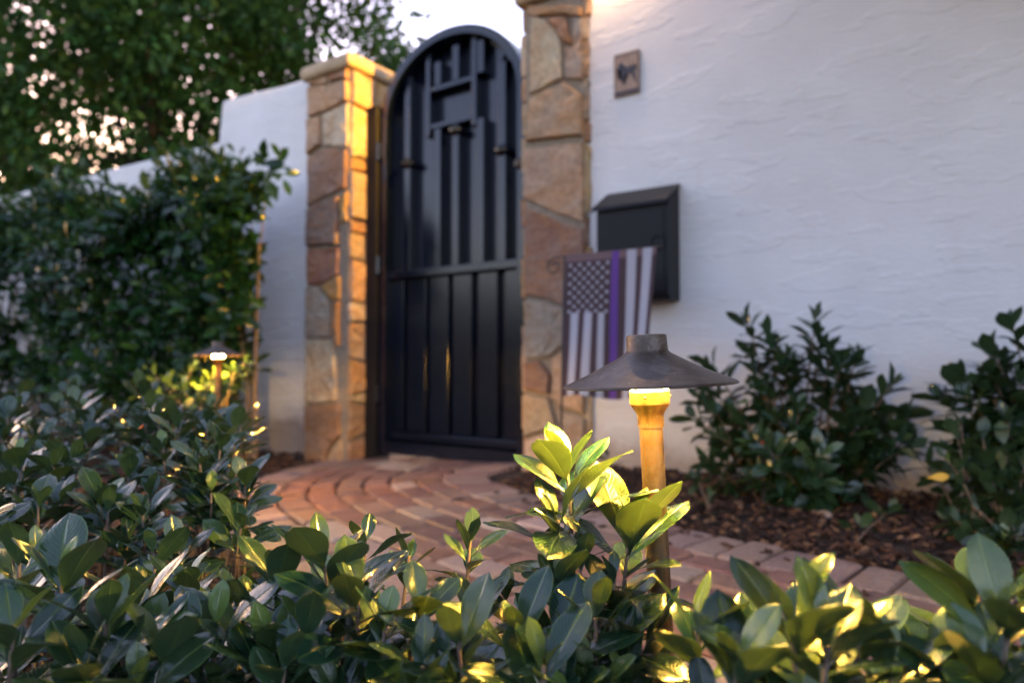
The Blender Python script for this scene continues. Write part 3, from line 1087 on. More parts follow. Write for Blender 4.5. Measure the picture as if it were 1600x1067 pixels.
# ------------------------------------------------------------------ garden flag on its iron stand
def make_flag():
    Y = 2.25
    pole_top = onY(882, 402, Y)
    gz = ground_z(pole_top.x, Y)
    s = thing('flag_stand', 'thin wrought iron flag stand with a scrolled end by the pillar', 'flag stand', (pole_top.x, Y, gz))
    px = pole_top.x
    armR = onY(1027, 386, Y)
    za = pole_top.z
    tube('pole', [(px - .02, Y, gz - .05), (px - .012, Y, gz + .4), (px, Y, za)], .0045, s, M['iron'])
    tube('arm', [(px - .045, Y, za + .002), (px, Y, za + .003), (armR.x + .02, Y, za + .003)], .004, s, M['iron'])
    sc = []
    c = Vector((px - .045, Y, za - .032))
    for i in range(22):
        a = R(90) + i / 21 * R(430)
        rr = .034 - .022 * i / 21
        sc.append(c + Vector((rr * math.cos(a), 0, rr * math.sin(a))))
    tube('scroll', sc, .0038, s, M['iron'])
    # cloth
    f = thing('garden_flag', 'small vertical flag with pale stars, white stripes and one purple stripe', 'flag', (px, Y, za))
    W = armR.x - px - .012
    H = .53
    x0 = px + .012

    def P(u, v):
        x = x0 + W * (u * (1 - .10 * v) - .012 * v)
        y = Y - .006 + .016 * math.sin(u * 10 + 2 * v) * v ** .7 + .018 * math.sin(u * 4.5 - 1) * v - .03 * v * (1 - u)
        z = za + .004 - H * v + .008 * math.sin(u * 8) * v
        return Vector((x, y, z))
    bands = [(.07, 0), (.095, 1), (.075, 0), (.095, 1), (.07, 0), (.065, 1), (.06, 0), (.075, 2), (.085, 0), (.10, 1), (.07, 0), (.095, 1), (.045, 0)]
    tot = sum(b[0] for b in bands)
    us, mi = [0.0], []
    for w, m in bands:
        for k in range(2):
            us.append(us[-1] + w / tot / 2)
            mi.append(m)
    vs_ = [0, .035, .05] + [.05 + .95 * (k + 1) / 26 for k in range(26)]
    CU, CV = sum(b[0] for b in bands[:7]) / tot, .43
    v = [P(u, w) for w in vs_ for u in us]
    nu = len(us)
    faces, mats = [], []
    for j in range(len(vs_) - 1):
        for i in range(nu - 1):
            faces.append((j * nu + i, (j + 1) * nu + i, (j + 1) * nu + i + 1, j * nu + i + 1))
            m = mi[i]
            if vs_[j + 1] <= .052: m = 3 if m == 0 or us[i + 1] <= CU + 1e-4 else m
            elif us[i + 1] <= CU + 1e-4 and vs_[j + 1] <= CV + .01: m = 0
            mats.append(m)
    me = mesh('cloth', v, faces)
    for k in ('flag_dark', 'flag_white', 'flag_purple', 'flag_hem'): me.materials.append(M[k])
    me.polygons.foreach_set('material_index', mats)
    cl = link('cloth', me, f, None, True)
    # stars: rows of six and five
    sv, sf = [], []
    rows = 11
    for ri in range(rows):
        nst = 5 if ri % 2 == 0 else 4
        for c_ in range(nst):
            u = CU * (.10 + (c_ + (0 if ri % 2 == 0 else .5)) * .205)
            w = .075 + ri * (CV - .10) / (rows - 1)
            b0 = len(sv)
            ctr = P(u, w)
            for k in range(10):
                a = math.pi / 2 + k * math.pi / 5
                rr = .0088 if k % 2 == 0 else .0045
                q = P(u + rr * math.cos(a) / W, w - rr * math.sin(a) / H)
                sv.append(q + Vector((0, -.0012, 0)))
            sv.append(ctr + Vector((0, -.0012, 0)))
            for k in range(10): sf.append((b0 + k, b0 + (k + 1) % 10, b0 + 10))
    st = link('star_print', mesh('star_print', sv, sf), cl, M['flag_white'])
    st['kind'] = 'stuff'


make_flag()


# ------------------------------------------------------------------ path lights
def path_light(label, base, height, tilt_deg, seg=64, glow='lamp', lining='lining'):
    """base on the ground, height of the shade rim above it"""
    up = Vector((0, 0, 1))
    right = CR @ Vector((1, 0, 0))
    up = (up * math.cos(R(tilt_deg)) - right * math.sin(R(tilt_deg)))
    T = up.to_track_quat('Z', 'Y').to_matrix()
    t = thing('path_light', label, 'path light', base, 'brass path lights')
    o = Vector(base)
    h = height
    lathe('stem', [(.0005, -.08), (.0118, -.08), (.0118, h - .040), (.0005, h - .040)], t, M['brass'], o, T, 32)
    c = lathe('collar', [(.0118, h - .042), (.0132, h - .0415), (.0132, h - .030), (.0145, h - .027), (.0195, h - .0195), (.0203, h - .018), (.0203, h - .0055), (.0192, h - .0045), (.0005, h - .0045)], t, M['brass'], o, T, 48)
    for sa in (-2.2, -.4, 1.4):
        dv = T @ Vector((math.cos(sa), math.sin(sa), 0))
        tube('screw', [o + T @ Vector((0, 0, h - .011)) + dv * .0195, o + T @ Vector((0, 0, h - .011)) + dv * .0213], .0016, c, M['bronze'], 8)
    lathe('glass', [(.0188, h - .0044), (.0188, h + .0075), (.016, h + .0105), (.0005, h + .0115)], c, M[glow], o, T, 32)
    s = lathe('shade', [(.0878, h + .0002), (.0885, h + .0010), (.0870, h + .0030), (.060, h + .0145), (.036, h + .0265), (.0245, h + .0330), (.0220, h + .0348), (.0210, h + .0365), (.0203, h + .0505), (.0198, h + .0520), (.0180, h + .0526), (.0005, h + .0526)], t, M['bronze'], o, T, seg)
    lathe('shade_lining', [(.0875, h + .0003), (.060, h + .0132), (.036, h + .0252), (.022, h + .033), (.0005, h + .034)], s, M[lining], o, T, seg)
    return t


L1 = at(1014, 603, 0.70)
b1 = Vector((L1.x, L1.y, 0)); b1.z = ground_z(b1.x, b1.y)
sh = (CR @ Vector((1, 0, 0))) * (math.tan(R(2.6)) * (L1.z - b1.z))
b1 = b1 + sh
path_light('brass path light with wide bronze hat glowing over the near shrub', (b1.x, b1.y, b1.z), (L1.z - b1.z) / math.cos(R(2.6)) , 2.6, 96)
L2 = at(341, 556, 2.5)
b2 = Vector((L2.x, L2.y, ground_z(L2.x, L2.y)))
path_light('small far path light glowing in front of the tall hedge', tuple(b2), L2.z - b2.z, 0.0, 40, 'lamp_far', 'brass')


# ------------------------------------------------------------------ leaves
def leaf_mesh(seed, rows=10, cols=7, wid=.42, curl=.12, fold=.18):
    r = random.Random(seed)
    v, f, uv = [], [], []
    wid *= r.uniform(.86, 1.14)
    cu = curl + r.uniform(-.06, .08); fo = fold + r.uniform(-.08, .10); tw = r.uniform(-.25, .25); side = r.uniform(-.05, .05)
    und = r.uniform(.3, 1.0)
    for i in range(rows + 1):
        t = i / rows
        if t < .09: h = .012 + .01 * t
        else:
            q = (t - .09) / .91
            h = wid / 2 * (math.sin(math.pi * min(1, q ** 1.38)) ** .66) if 0 < q < 1 else 0.0
            h = max(h, .012 if t < .2 else .0)
        for j in range(cols):
            a = -1 + 2 * j / (cols - 1)
            x = a * h
            z = fo * abs(x) ** 1.15 - cu * t * t + .012 * math.sin(6.3 * t * 1.5 + und * 5) * abs(a) - .03 * abs(a) ** 3 * und
            ang = tw * t
            x2 = x * math.cos(ang) - z * math.sin(ang) * .3
            z2 = z + x * math.sin(ang)
            v.append((x2 + side * math.sin(math.pi * t), t, z2))
            uv.append((j / (cols - 1), t))
    for i in range(rows):
        for j in range(cols - 1):
            a = i * cols + j
            f.append((a, a + 1, a + cols + 1, a + cols))
    me = mesh('leaf', v, f)
    ul = me.uv_layers.new(name='UVMap')
    for lp in me.loops:
        ul.data[lp.index].uv = uv[lp.vertex_index]
    me.polygons.foreach_set('use_smooth', [True] * len(me.polygons))
    me.materials.append(M['leaf'])
    return me


LEAVES = [leaf_mesh(100 + i) for i in range(9)]
LEAVES_LO = [leaf_mesh(200 + i, 6, 5, .46) for i in range(6)]


def leaf_matrix(pos, direc, axis, length, roll=0.0, wscale=1.0):
    y = direc.normalized()
    z = axis - y * axis.dot(y)
    if z.length < 1e-4: z = Vector((0, 0, 1)) - y * y.z
    if z.length < 1e-4: z = Vector((1, 0, 0))
    z.normalize()
    x = y.cross(z)
    if roll:
        q = Matrix.Rotation(roll, 3, y)
        x, z = q @ x, q @ z
    m = Matrix.Identity(4)
    for i in range(3):
        m[i][0] = x[i] * length * wscale; m[i][1] = y[i] * length; m[i][2] = z[i] * length; m[i][3] = pos[i]
    return m


def sprig(base, tip, n, L, r, lean=None, span=.09, up=None, maxang=100):
    """stem polyline and leaf matrices (with a 'young' weight) for one leafy shoot"""
    base, tip = Vector(base), Vector(tip)
    h = tip - base
    ctrl = base + Vector((h.x * .25, h.y * .25, h.z * .6))
    pts = [base * (1 - t) ** 2 + ctrl * 2 * t * (1 - t) + tip * t * t for t in [k / 7 for k in range(8)]]
    total = sum((pts[i + 1] - pts[i]).length for i in range(7))
    axis = (pts[-1] - pts[-2]).normalized()
    if up is not None: axis = (axis + Vector(up)).normalized()
    a0 = axis.orthogonal().normalized()
    b0 = axis.cross(a0)
    az = r.uniform(0, 6.28)
    out = []
    for i in range(n):
        q = i / max(1, n - 1)
        ang = R(16 + (maxang - 16) * (q ** .9) + r.uniform(-10, 10))
        az += R(137.5 + r.uniform(-14, 14))
        d = axis * math.cos(ang) + (a0 * math.cos(az) + b0 * math.sin(az)) * math.sin(ang)
        along = 1 - min(.9, (q * span) / max(total, .02))
        k = along * 7
        i0 = min(6, int(k))
        p = pts[i0].lerp(pts[i0 + 1], k - i0)
        ln = L * (.62 if i == 0 else .88 if i == 1 else 1.1) * r.uniform(.72, 1.2)
        young = max(0.0, (.75 if i == 0 else .35 if i == 1 else .08) * r.uniform(.4, 1.2)) if r.random() < .7 else 0.0
        out.append((leaf_matrix(p, d, axis, ln, r.uniform(-.35, .35), r.uniform(.9, 1.12)), young))
    return pts, out


# ---- masses of leaves joined into one part
def leaf_cloud(name, mats, parent, mat, template='lo'):
    if template == 'lo':
        tv = np.array([(0, 0, 0), (-.17, .34, .04), (0, .34, 0), (.17, .34, .04), (-.19, .68, .01), (0, .68, -.05), (.19, .68, .01), (0, 1, -.13)], float)
        tf = [(0, 2, 1), (0, 3, 2), (1, 2, 5), (1, 5, 4), (2, 3, 6), (2, 6, 5), (4, 5, 7), (5, 6, 7)]
    else:
        tv = np.array([(0, 0, 0), (-.22, .5, .05), (.22, .5, .05), (0, 1, -.08)], float)
        tf = [(0, 2, 1), (1, 2, 3)]
    N = len(mats)
    A = np.array([[list(row) for row in m] for m in mats]) if not isinstance(mats, np.ndarray) else mats
    V = np.einsum('nij,kj->nki', A[:, :3, :3], tv) + A[:, None, :3, 3]
    V = V.reshape(-1, 3)
    tfa = np.array(tf)
    F = (tfa[None, :, :] + (np.arange(N) * len(tv))[:, None, None]).reshape(-1, 3)
    me = bpy.data.meshes.new(name)
    me.vertices.add(len(V)); me.vertices.foreach_set('co', V.ravel())
    me.loops.add(F.size); me.loops.foreach_set('vertex_index', F.ravel().astype(np.int32))
    me.polygons.add(len(F)); me.polygons.foreach_set('loop_start', np.arange(0, F.size, 3, dtype=np.int32)); me.polygons.foreach_set('loop_total', np.full(len(F), 3, dtype=np.int32))
    me.update(calc_edges=True)
    at_ = me.attributes.new('rnd', 'FLOAT', 'FACE')
    rs = np.random.RandomState(len(V) % 9999)
    at_.data.foreach_set('value', np.repeat(rs.rand(N), len(tf)).astype(np.float32))
    tu = np.array([(.5 + .5 * np.sign(p[0]), p[1]) for p in tv])
    ul = me.uv_layers.new(name='UVMap')
    ul.data.foreach_set('uv', np.tile(tu, (N, 1))[F.ravel()].ravel().astype(np.float32))
    me.validate()
    o = link(name, me, parent, mat, True)
    o.color = (0, 0, 0, 1)
    o['kind'] = 'stuff'
    return o


def shrub(name, label, cat, base, sprigs, group, meshes=LEAVES, seed=0, stem_r=.0022):
    """sprigs: list of dict(tip, n, L, base?)"""
    r = random.Random(seed)
    base = Vector(base)
    t = thing(name, label, cat, base, group)
    leaves = []
    for s in sprigs:
        b = Vector(s.get('base', base))
        pts, ls = sprig(b, s['tip'], s['n'], s['L'], r, span=s.get('span', .075), up=s.get('up'), maxang=s.get('maxang', 100))
        k = s.get('thick', 1.0)
        tube('stem', pts, [stem_r * k * (1.5 - .8 * i / 7) for i in range(8)], t, M['bark'], 6)
        leaves += ls
    if len(leaves) > 300:
        leaves.sort(key=lambda q: (q[0].translation - C0).length / q[0].col[1].length)
        rest = [q[0] for q in leaves[300:]]
        leaves = leaves[:300]
        leaf_cloud('foliage', rest, t, M['leaf'])
    for m, y in leaves:
        me = meshes[r.randrange(len(meshes))]
        o = bpy.data.objects.new('leaf', me)
        COL.objects.link(o)
        o.parent = t
        o.matrix_basis = Matrix.Translation(-base) @ m
        o.color = (y, 0, 0, 1)
    return t


# ---- near shrubs: shoots read off the photograph (pixel, pixel, depth, leaf length, leaf count)
def shoots(lst, base_px=None, base=None):
    out = []
    for (px, py, d, n, L) in lst:
        p = at(px, py, d)
        out.append(dict(tip=p, n=n, L=L * .95, maxang=84))
    return out


def fill(r, n, xr, dr, zr, nl, L, ymin=None):
    """random low shoots that close the mass: pixel column range, depth range, tip height range"""
    out = []
    for _ in range(n):
        px = r.uniform(*xr); d = r.uniform(*dr); z = r.uniform(*zr)
        p = at(px, 566, d); p.z = z
        out.append(dict(tip=p, n=nl, L=L * r.uniform(.82, 1.05), maxang=86))
    return out


def groundpt(px, d):
    p = at(px, 566, d)
    p.z = ground_z(p.x, p.y) - .02
    return p


GRP = 'low glossy leaved shrubs in the near bed'


def near_shrub(label, bpx, bd, explicit, fills, seed, cat='shrub', meshes=LEAVES):
    r = random.Random(seed)
    base = groundpt(bpx, bd)
    ss = shoots(explicit)
    for fl in fills: ss += fill(r, int(fl[0] * 1.25), *fl[1:])
    for q in ss: q['n'] += 2
    for s in ss:
        # every shoot rises from the soil near the crown of its shrub
        tx, ty = s['tip'].x, s['tip'].y
        bx, by = base.x + (tx - base.x) * .82 + r.uniform(-.02, .02), base.y + (ty - base.y) * .82 + r.uniform(-.02, .02)
        s['base'] = Vector((bx, by, ground_z(bx, by) - .02))
    return shrub('ficus_shrub', label, cat, base, ss, GRP, meshes, seed)


near_shrub('glossy shrub lit bright yellow beside the near path light', 900, .68, [
    (886, 730, .69, 10, .084), (872, 812, .67, 10, .070), (985, 825, .66, 9, .078), (930, 965, .56, 10, .066), (905, 880, .64, 8, .055),
    (868, 905, .62, 8, .055), (960, 905, .63, 8, .055), (1000, 985, .58, 8, .055), (880, 1010, .55, 9, .06)],
    [(9, (840, 1010), (.52, .66), (.14, .25), 10, .058)], 21)
near_shrub('dark leaved shrub with two tall upright leaves in front of the brick path', 520, .66, [
    (508, 885, .60, 11, .068), (572, 850, .72, 6, .058), (560, 925, .57, 11, .068), (430, 905, .62, 10, .06), (640, 868, .80, 8, .045),
    (660, 945, .56, 9, .064), (735, 845, .74, 9, .058), (600, 985, .55, 10, .062), (480, 985, .55, 10, .062)],
    [(13, (430, 760), (.50, .70), (.15, .26), 11, .058)], 22)
near_shrub('shrub with pale backlit leaves at the bottom middle, before the path light stem', 770, .58, [
    (808, 990, .55, 9, .062), (715, 1000, .52, 10, .064), (790, 935, .72, 8, .050), (745, 960, .66, 8, .055), (850, 1040, .50, 9, .06), (660, 1040, .50, 9, .06)],
    [(12, (620, 900), (.46, .62), (.16, .27), 10, .058)], 23)
near_shrub('shrub of large blurred leaves before the curved brick edge', 1200, .47, [
    (1088, 985, .50, 8, .062), (1238, 985, .45, 10, .070), (1345, 985, .47, 8, .060), (1295, 1010, .43, 9, .064), (1150, 1040, .44, 9, .06), (1390, 1050, .46, 9, .06)],
    [(8, (1050, 1430), (.40, .50), (.20, .28), 10, .06)], 24)
near_shrub('blurred dark shrub at the right edge below the wall bushes', 1560, .48, [
    (1530, 930, .49, 9, .066), (1575, 975, .45, 10, .072), (1500, 1000, .50, 9, .062), (1600, 940, .52, 8, .062), (1540, 1050, .44, 9, .062), (1640, 1000, .48, 9, .06)],
    [(7, (1440, 1650), (.41, .50), (.22, .30), 10, .06)], 25)
near_shrub('large leaved shrub in the near corner with one broad round leaf standing up', 110, .62, [
    (95, 915, .58, 11, .070), (30, 880, .62, 9, .064), (165, 975, .54, 10, .064), (215, 945, .62, 10, .060), (20, 990, .52, 10, .064), (130, 1040, .50, 10, .06)],
    [(10, (-40, 230), (.50, .74), (.15, .27), 10, .062)], 26)
near_shrub('shrub of dark leaves in front of the small bud shoot, bottom left', 300, .60, [
    (262, 1030, .54, 9, .066), (300, 915, .68, 8, .046), (335, 985, .58, 9, .060), (385, 960, .62, 9, .060), (240, 860, .86, 10, .058), (420, 1020, .55, 9, .062)],
    [(10, (220, 450), (.52, .8), (.15, .27), 10, .058)], 27)
# left mass, a step farther back
near_shrub('bluish shrub with wide leaves between the near corner and the hedge', 130, 1.05, [
    (60, 790, .95, 11, .060), (160, 780, 1.0, 11, .060), (20, 740, 1.1, 11, .06), (110, 720, 1.15, 11, .06), (200, 740, 1.1, 11, .058)],
    [(15, (-60, 230), (.8, 1.25), (.24, .38), 11, .060)], 28)
near_shrub('shrub beside the brick path with an orange dying leaf', 320, 1.2, [
    (280, 665, 1.25, 11, .060), (345, 690, 1.15, 11, .060), (390, 770, 1.05, 11, .058), (255, 700, 1.2, 11, .06), (320, 740, 1.05, 11, .058), (235, 640, 1.4, 10, .058), (370, 665, 1.35, 10, .056)],
    [(16, (225, 385), (.85, 1.4), (.22, .39), 11, .058)], 29)
near_shrub('farther shrub with narrow grey blue leaves against the dark hedge', 120, 1.6, [
    (30, 640, 1.5, 10, .060), (90, 640, 1.55, 10, .060), (150, 645, 1.5, 10, .06), (190, 650, 1.55, 10, .058), (60, 690, 1.35, 11, .06), (135, 690, 1.35, 11, .06)],
    [(16, (-60, 230), (1.25, 1.75), (.30, .43), 11, .060)], 30)
near_shrub('farthest low shrub, with shoots in front of the small glowing light', 330, 1.65, [
    (270, 645, 1.6, 10, .058), (330, 640, 1.65, 10, .058), (375, 650, 1.6, 9, .056), (300, 670, 1.5, 10, .058)],
    [(10, (235, 395), (1.45, 1.8), (.28, .41), 11, .058)], 31)


# ---- bushes along the house wall
def wall_bush(name, label, pts, L, seed, group, nper=11, base=None, side=3):
    r = random.Random(seed)
    base = Vector(base)
    base.z = ground_z(base.x, base.y) - .02
    ss = []
    for (px, py, d) in pts:
        p = at(px, py, d)
        b = base + Vector(((p.x - base.x) * .35 + r.uniform(-.04, .04), (p.y - base.y) * .35 + r.uniform(-.03, .03), 0))
        ss.append(dict(tip=p, n=nper, L=L * r.uniform(.85, 1.15), span=.16, base=b, thick=1.5, maxang=100))
        for k in range(side):
            q = b.lerp(p, r.uniform(.45, .92)) + Vector((r.uniform(-.10, .10), r.uniform(-.08, .08), r.uniform(-.02, .05)))
            ss.append(dict(tip=q, n=nper, L=L * r.uniform(.8, 1.1), span=.12, base=b.lerp(q, .4), thick=.8, maxang=105))
    return shrub(name, label, 'bush', base, ss, group, LEAVES_LO, seed)


r_ = random.Random(77)
ptsA = [(1275, 495, 2.25), (1200, 520, 2.3), (1165, 500, 2.35), (1300, 545, 2.2), (1340, 555, 2.2), (1395, 600, 2.15), (1400, 690, 2.1), (1110, 570, 2.4), (1090, 620, 2.4), (1240, 560, 2.25), (1180, 580, 2.3),
        (1150, 640, 2.3), (1300, 620, 2.15), (1350, 640, 2.15), (1250, 640, 2.15), (1210, 700, 2.1), (1280, 700, 2.1), (1340, 710, 2.1), (1160, 700, 2.25), (1110, 680, 2.35), (1380, 660, 2.2), (1230, 740, 2.05), (1310, 760, 2.05), (1200, 610, 2.2), (1420, 640, 2.2)]
wall_bush('wall_bush', 'broad dark green bush against the stucco wall behind the near path light', ptsA, .084, 41, 'bushes along the house wall', 13, (-.47, 2.30, 0))
ptsB = [(1580, 500, 2.0), (1550, 545, 2.0), (1505, 590, 2.05), (1540, 600, 1.95), (1590, 590, 1.9), (1620, 540, 1.95), (1640, 620, 1.9), (1600, 650, 1.9), (1490, 605, 2.1), (1560, 560, 2.05), (1660, 560, 1.9)]
wall_bush('wall_bush', 'dark bush cut off by the picture edge, above the trailing plant', ptsB, .080, 42, 'bushes along the house wall', 14, (.16, 2.42, 0))
ptsC = [(1500, 660, 1.95), (1535, 680, 1.9), (1570, 690, 1.85), (1600, 720, 1.8), (1500, 730, 1.9), (1545, 740, 1.8), (1520, 790, 1.75), (1580, 800, 1.7), (1600, 840, 1.65), (1540, 850, 1.65), (1620, 760, 1.75), (1480, 700, 2.0)]
wall_bush('wall_bush', 'loose trailing plant with pale bent stems below the cut off bush', ptsC, .068, 43, 'bushes along the house wall', 9, (.06, 2.05, 0))
for lab, pts, bs in (
        ('small seedling shoot at the foot of the stone pillar', [(948, 712, 2.6)], (-1.14, 2.36, 0)),
        ('small low plant in the mulch just behind the path light stem', [(1108, 775, 2.15), (1085, 740, 2.3)], (-.70, 2.13, 0)),
        ('tiny bright green sprout in the mulch between the two big bushes', [(1395, 795, 1.95), (1350, 822, 1.9)], (-.28, 1.97, 0))):
    r2 = random.Random(len(lab))
    ss = [dict(tip=at(*p), n=9, L=.05, span=.05) for p in pts]
    for s in ss: s['base'] = Vector((bs[0], bs[1], ground_z(bs[0], bs[1]) - .01))
    shrub('small_plant', lab, 'plant', (bs[0], bs[1], ground_z(bs[0], bs[1]) - .01), ss, None, LEAVES_LO, len(lab))


def make_hedge():
    r = random.Random(8)
    A_, B_ = Vector((-3.15, 2.06, 0)), Vector((-7.0, 1.66, 0))       # front line of the hedge
    ux = (B_ - A_).normalized()
    nb = Vector((ux.y, -ux.x, 0))
    if nb.y < 0: nb = -nb
    L = (B_ - A_).length
    base = A_ + ux * (L / 2); base.z = slope(base.x)
    t = thing('tall_hedge', 'tall dark green hedge hiding the garden wall', 'hedge', base)
    mats = []
    stems = 0
    for i in range(2100):
        s = r.uniform(0, 1) ** 1.25 * L
        top = 1.50 + .05 * min(2, s) + .16 * noise.noise(Vector((s * 1.7, 3, 0))) + .07 * math.sin(s * 5)
        dep = .30
        k = r.random()
        if k < .50:   # front face
            b = r.uniform(-.06, .12); z = r.uniform(.18, top)
        elif k < .76:   # top, with stray shoots
            b = r.uniform(0, dep); z = top + r.uniform(-.16, .05) + (r.uniform(.03, .17) if r.random() < .22 else 0)
        elif k < .84:
            b = r.uniform(0, dep); z = r.uniform(.3, top)
        else:   # ragged end towards the gate
            z = r.uniform(.35, top + .10); b = r.uniform(0, dep)
            s = r.uniform(.10, .26) + .20 * noise.noise(Vector((z * 3.1, 7.7, b))) - .12 * (z - .9)
            if noise.noise(Vector((z * 4.5, 2.2, s * 3))) > .22: continue
        if s < .45 and z < .75 and r.random() < .7: continue
        if noise.noise(Vector((s * 3.3, z * 3.3, 9.1))) > .38: continue      # holes in the leaf wall
        bulge = .30 * noise.noise(Vector((s * 1.9, z * 2.2, 1.5))) + .10 * noise.noise(Vector((s * 5, z * 5, 4.5)))
        p = A_ + ux * s + nb * (b + bulge) + Vector((0, 0, z + slope(-3)))
        outv = (-nb * (1 if b < .15 else 0) + Vector((0, 0, .9 if z > top - .2 else .45)) + ux * (-.8 if s < .12 else r.uniform(-.4, .4))).normalized()
        q0 = p - outv * r.uniform(.10, .2)
        pts, ls = sprig(q0, p, r.randint(8, 12), r.uniform(.078, .112), r, span=.18, maxang=110)
        mats += [m for m, _ in ls]
        if stems < 60 and r.random() < .05:
            stems += 1
            ctr = A_ + ux * max(.08, s + r.uniform(-.15, .1)) + nb * .22
            tube('branch', spline([Vector((ctr.x, ctr.y, slope(ctr.x) - .03)), Vector((ctr.x * .7 + q0.x * .3, ctr.y * .7 + q0.y * .3, z * .5)), q0], 8), [.010 - .0009 * k for k in range(9)], t, M['bark'], 5)
    for i in range(5):   # bare trunks seen at the thin end
        s = .05 + i * .16
        b = A_ + ux * s + nb * r.uniform(.1, .3)
        tube('trunk', spline([Vector((b.x, b.y, -.12)), b + Vector((r.uniform(-.04, .04), 0, .5)), b + Vector((r.uniform(-.08, .08), .02, 1.15))], 8), [.018 - .0013 * k for k in range(9)], t, M['bark'], 6)
    leaf_cloud('foliage', mats, t, M['hedge'])
    # lighter plant at the hedge foot beside the far light
    r3 = random.Random(5)
    bs = at(300, 640, 2.72)
    bs.z = ground_z(bs.x, bs.y) - .02
    ss = []
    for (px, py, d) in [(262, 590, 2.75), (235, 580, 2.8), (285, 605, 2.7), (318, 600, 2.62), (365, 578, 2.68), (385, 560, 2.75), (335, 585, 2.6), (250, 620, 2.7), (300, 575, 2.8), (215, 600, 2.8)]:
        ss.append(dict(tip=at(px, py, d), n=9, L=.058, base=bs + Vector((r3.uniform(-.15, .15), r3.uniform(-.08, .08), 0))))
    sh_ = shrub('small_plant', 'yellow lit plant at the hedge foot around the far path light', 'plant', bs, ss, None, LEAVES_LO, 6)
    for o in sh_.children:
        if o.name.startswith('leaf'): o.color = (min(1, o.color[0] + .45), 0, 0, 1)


make_hedge()


# ---- trees behind the garden wall
def make_tree(label, foot, crown, lobes, nleaf, seed, leafL=.125, gap=.0):
    r = random.Random(seed)
    rs = np.random.RandomState(seed)
    foot = Vector(foot); foot.z = -.05
    t = thing('shade_tree', label, 'tree', foot, 'trees behind the garden wall')
    cc = Vector(crown[0]); rad = crown[1]
    mid = foot.lerp(cc, .55) + Vector((r.uniform(-.2, .2), r.uniform(-.2, .2), 0))
    tube('trunk', spline([foot, mid, cc + Vector((0, 0, rad[2] * .4))], 14), [.17 - .009 * k for k in range(15)], t, M['trunk'], 10)
    cl = []
    for i in range(lobes):
        while True:
            p = Vector((r.uniform(-1, 1), r.uniform(-1, 1), r.uniform(-1, 1)))
            if p.length <= 1: break
        p = p.normalized() * (p.length ** .55)
        c = cc + Vector((p.x * rad[0], p.y * rad[1], p.z * rad[2]))
        if c.z < 1.3: c.z = 1.3 + r.random() * .5
        cl.append((c, r.uniform(.26, .52)))
        if i % 9 == 0:
            st = mid.lerp(cc, r.uniform(0, .8))
            tube('limb', spline([st, st.lerp(c, .5) + Vector((0, 0, .15)), c], 7), [.05 - .0055 * k for k in range(8)], t, M['trunk'], 6)
    per = nleaf // lobes
    mats = np.zeros((per * lobes, 4, 4))
    k = 0
    for c, rr in cl:
        n = per
        q = rs.normal(size=(n, 3)); q /= np.linalg.norm(q, axis=1)[:, None]
        q *= (rs.rand(n)[:, None] ** .45) * rr
        pos = np.array(c)[None, :] + q * np.array([1.15, 1.15, .8])
        d = q / (np.linalg.norm(q, axis=1)[:, None] + 1e-6) + rs.normal(size=(n, 3)) * .8 + np.array([0, 0, -.25])
        d /= np.linalg.norm(d, axis=1)[:, None]
        u = rs.normal(size=(n, 3)) * .6 + np.array([0, 0, 1.0])
        z = u - d * (u * d).sum(1)[:, None]
        z /= np.linalg.norm(z, axis=1)[:, None] + 1e-6
        x = np.cross(d, z)
        L = leafL * (0.7 + .6 * rs.rand(n))[:, None]
        mats[k:k + n, :3, 0] = x * L; mats[k:k + n, :3, 1] = d * L; mats[k:k + n, :3, 2] = z * L; mats[k:k + n, :3, 3] = pos
        mats[k:k + n, 3, 3] = 1
        k += n
    leaf_cloud('crown', mats, t, M['tree'], 'diamond')
    return t


def xy(px, d):
    p = at(px, 566, d)
    return p.x, p.y


def tree_at(label, px, d, zc, rad, lobes, n, seed, fpx=None):
    x, y = xy(px, d)
    fx, fy = xy(fpx if fpx is not None else px, d + .3)
    return make_tree(label, (fx, fy, 0), ((x, y, zc), rad), lobes, n, seed)


tree_at('tall leafy tree with warm light through its crown, at the picture edge', 20, 8.6, 3.9, (2.2, 2.0, 2.4), 140, 16500, 51)
tree_at('dense dark tree behind the stepped part of the garden wall', 250, 8.2, 3.6, (2.1, 1.9, 2.5), 155, 29000, 52)
tree_at('dark tree whose thin outer twigs reach behind the stone pillar', 455, 8.4, 4.1, (1.45, 1.6, 2.2), 95, 21000, 53)


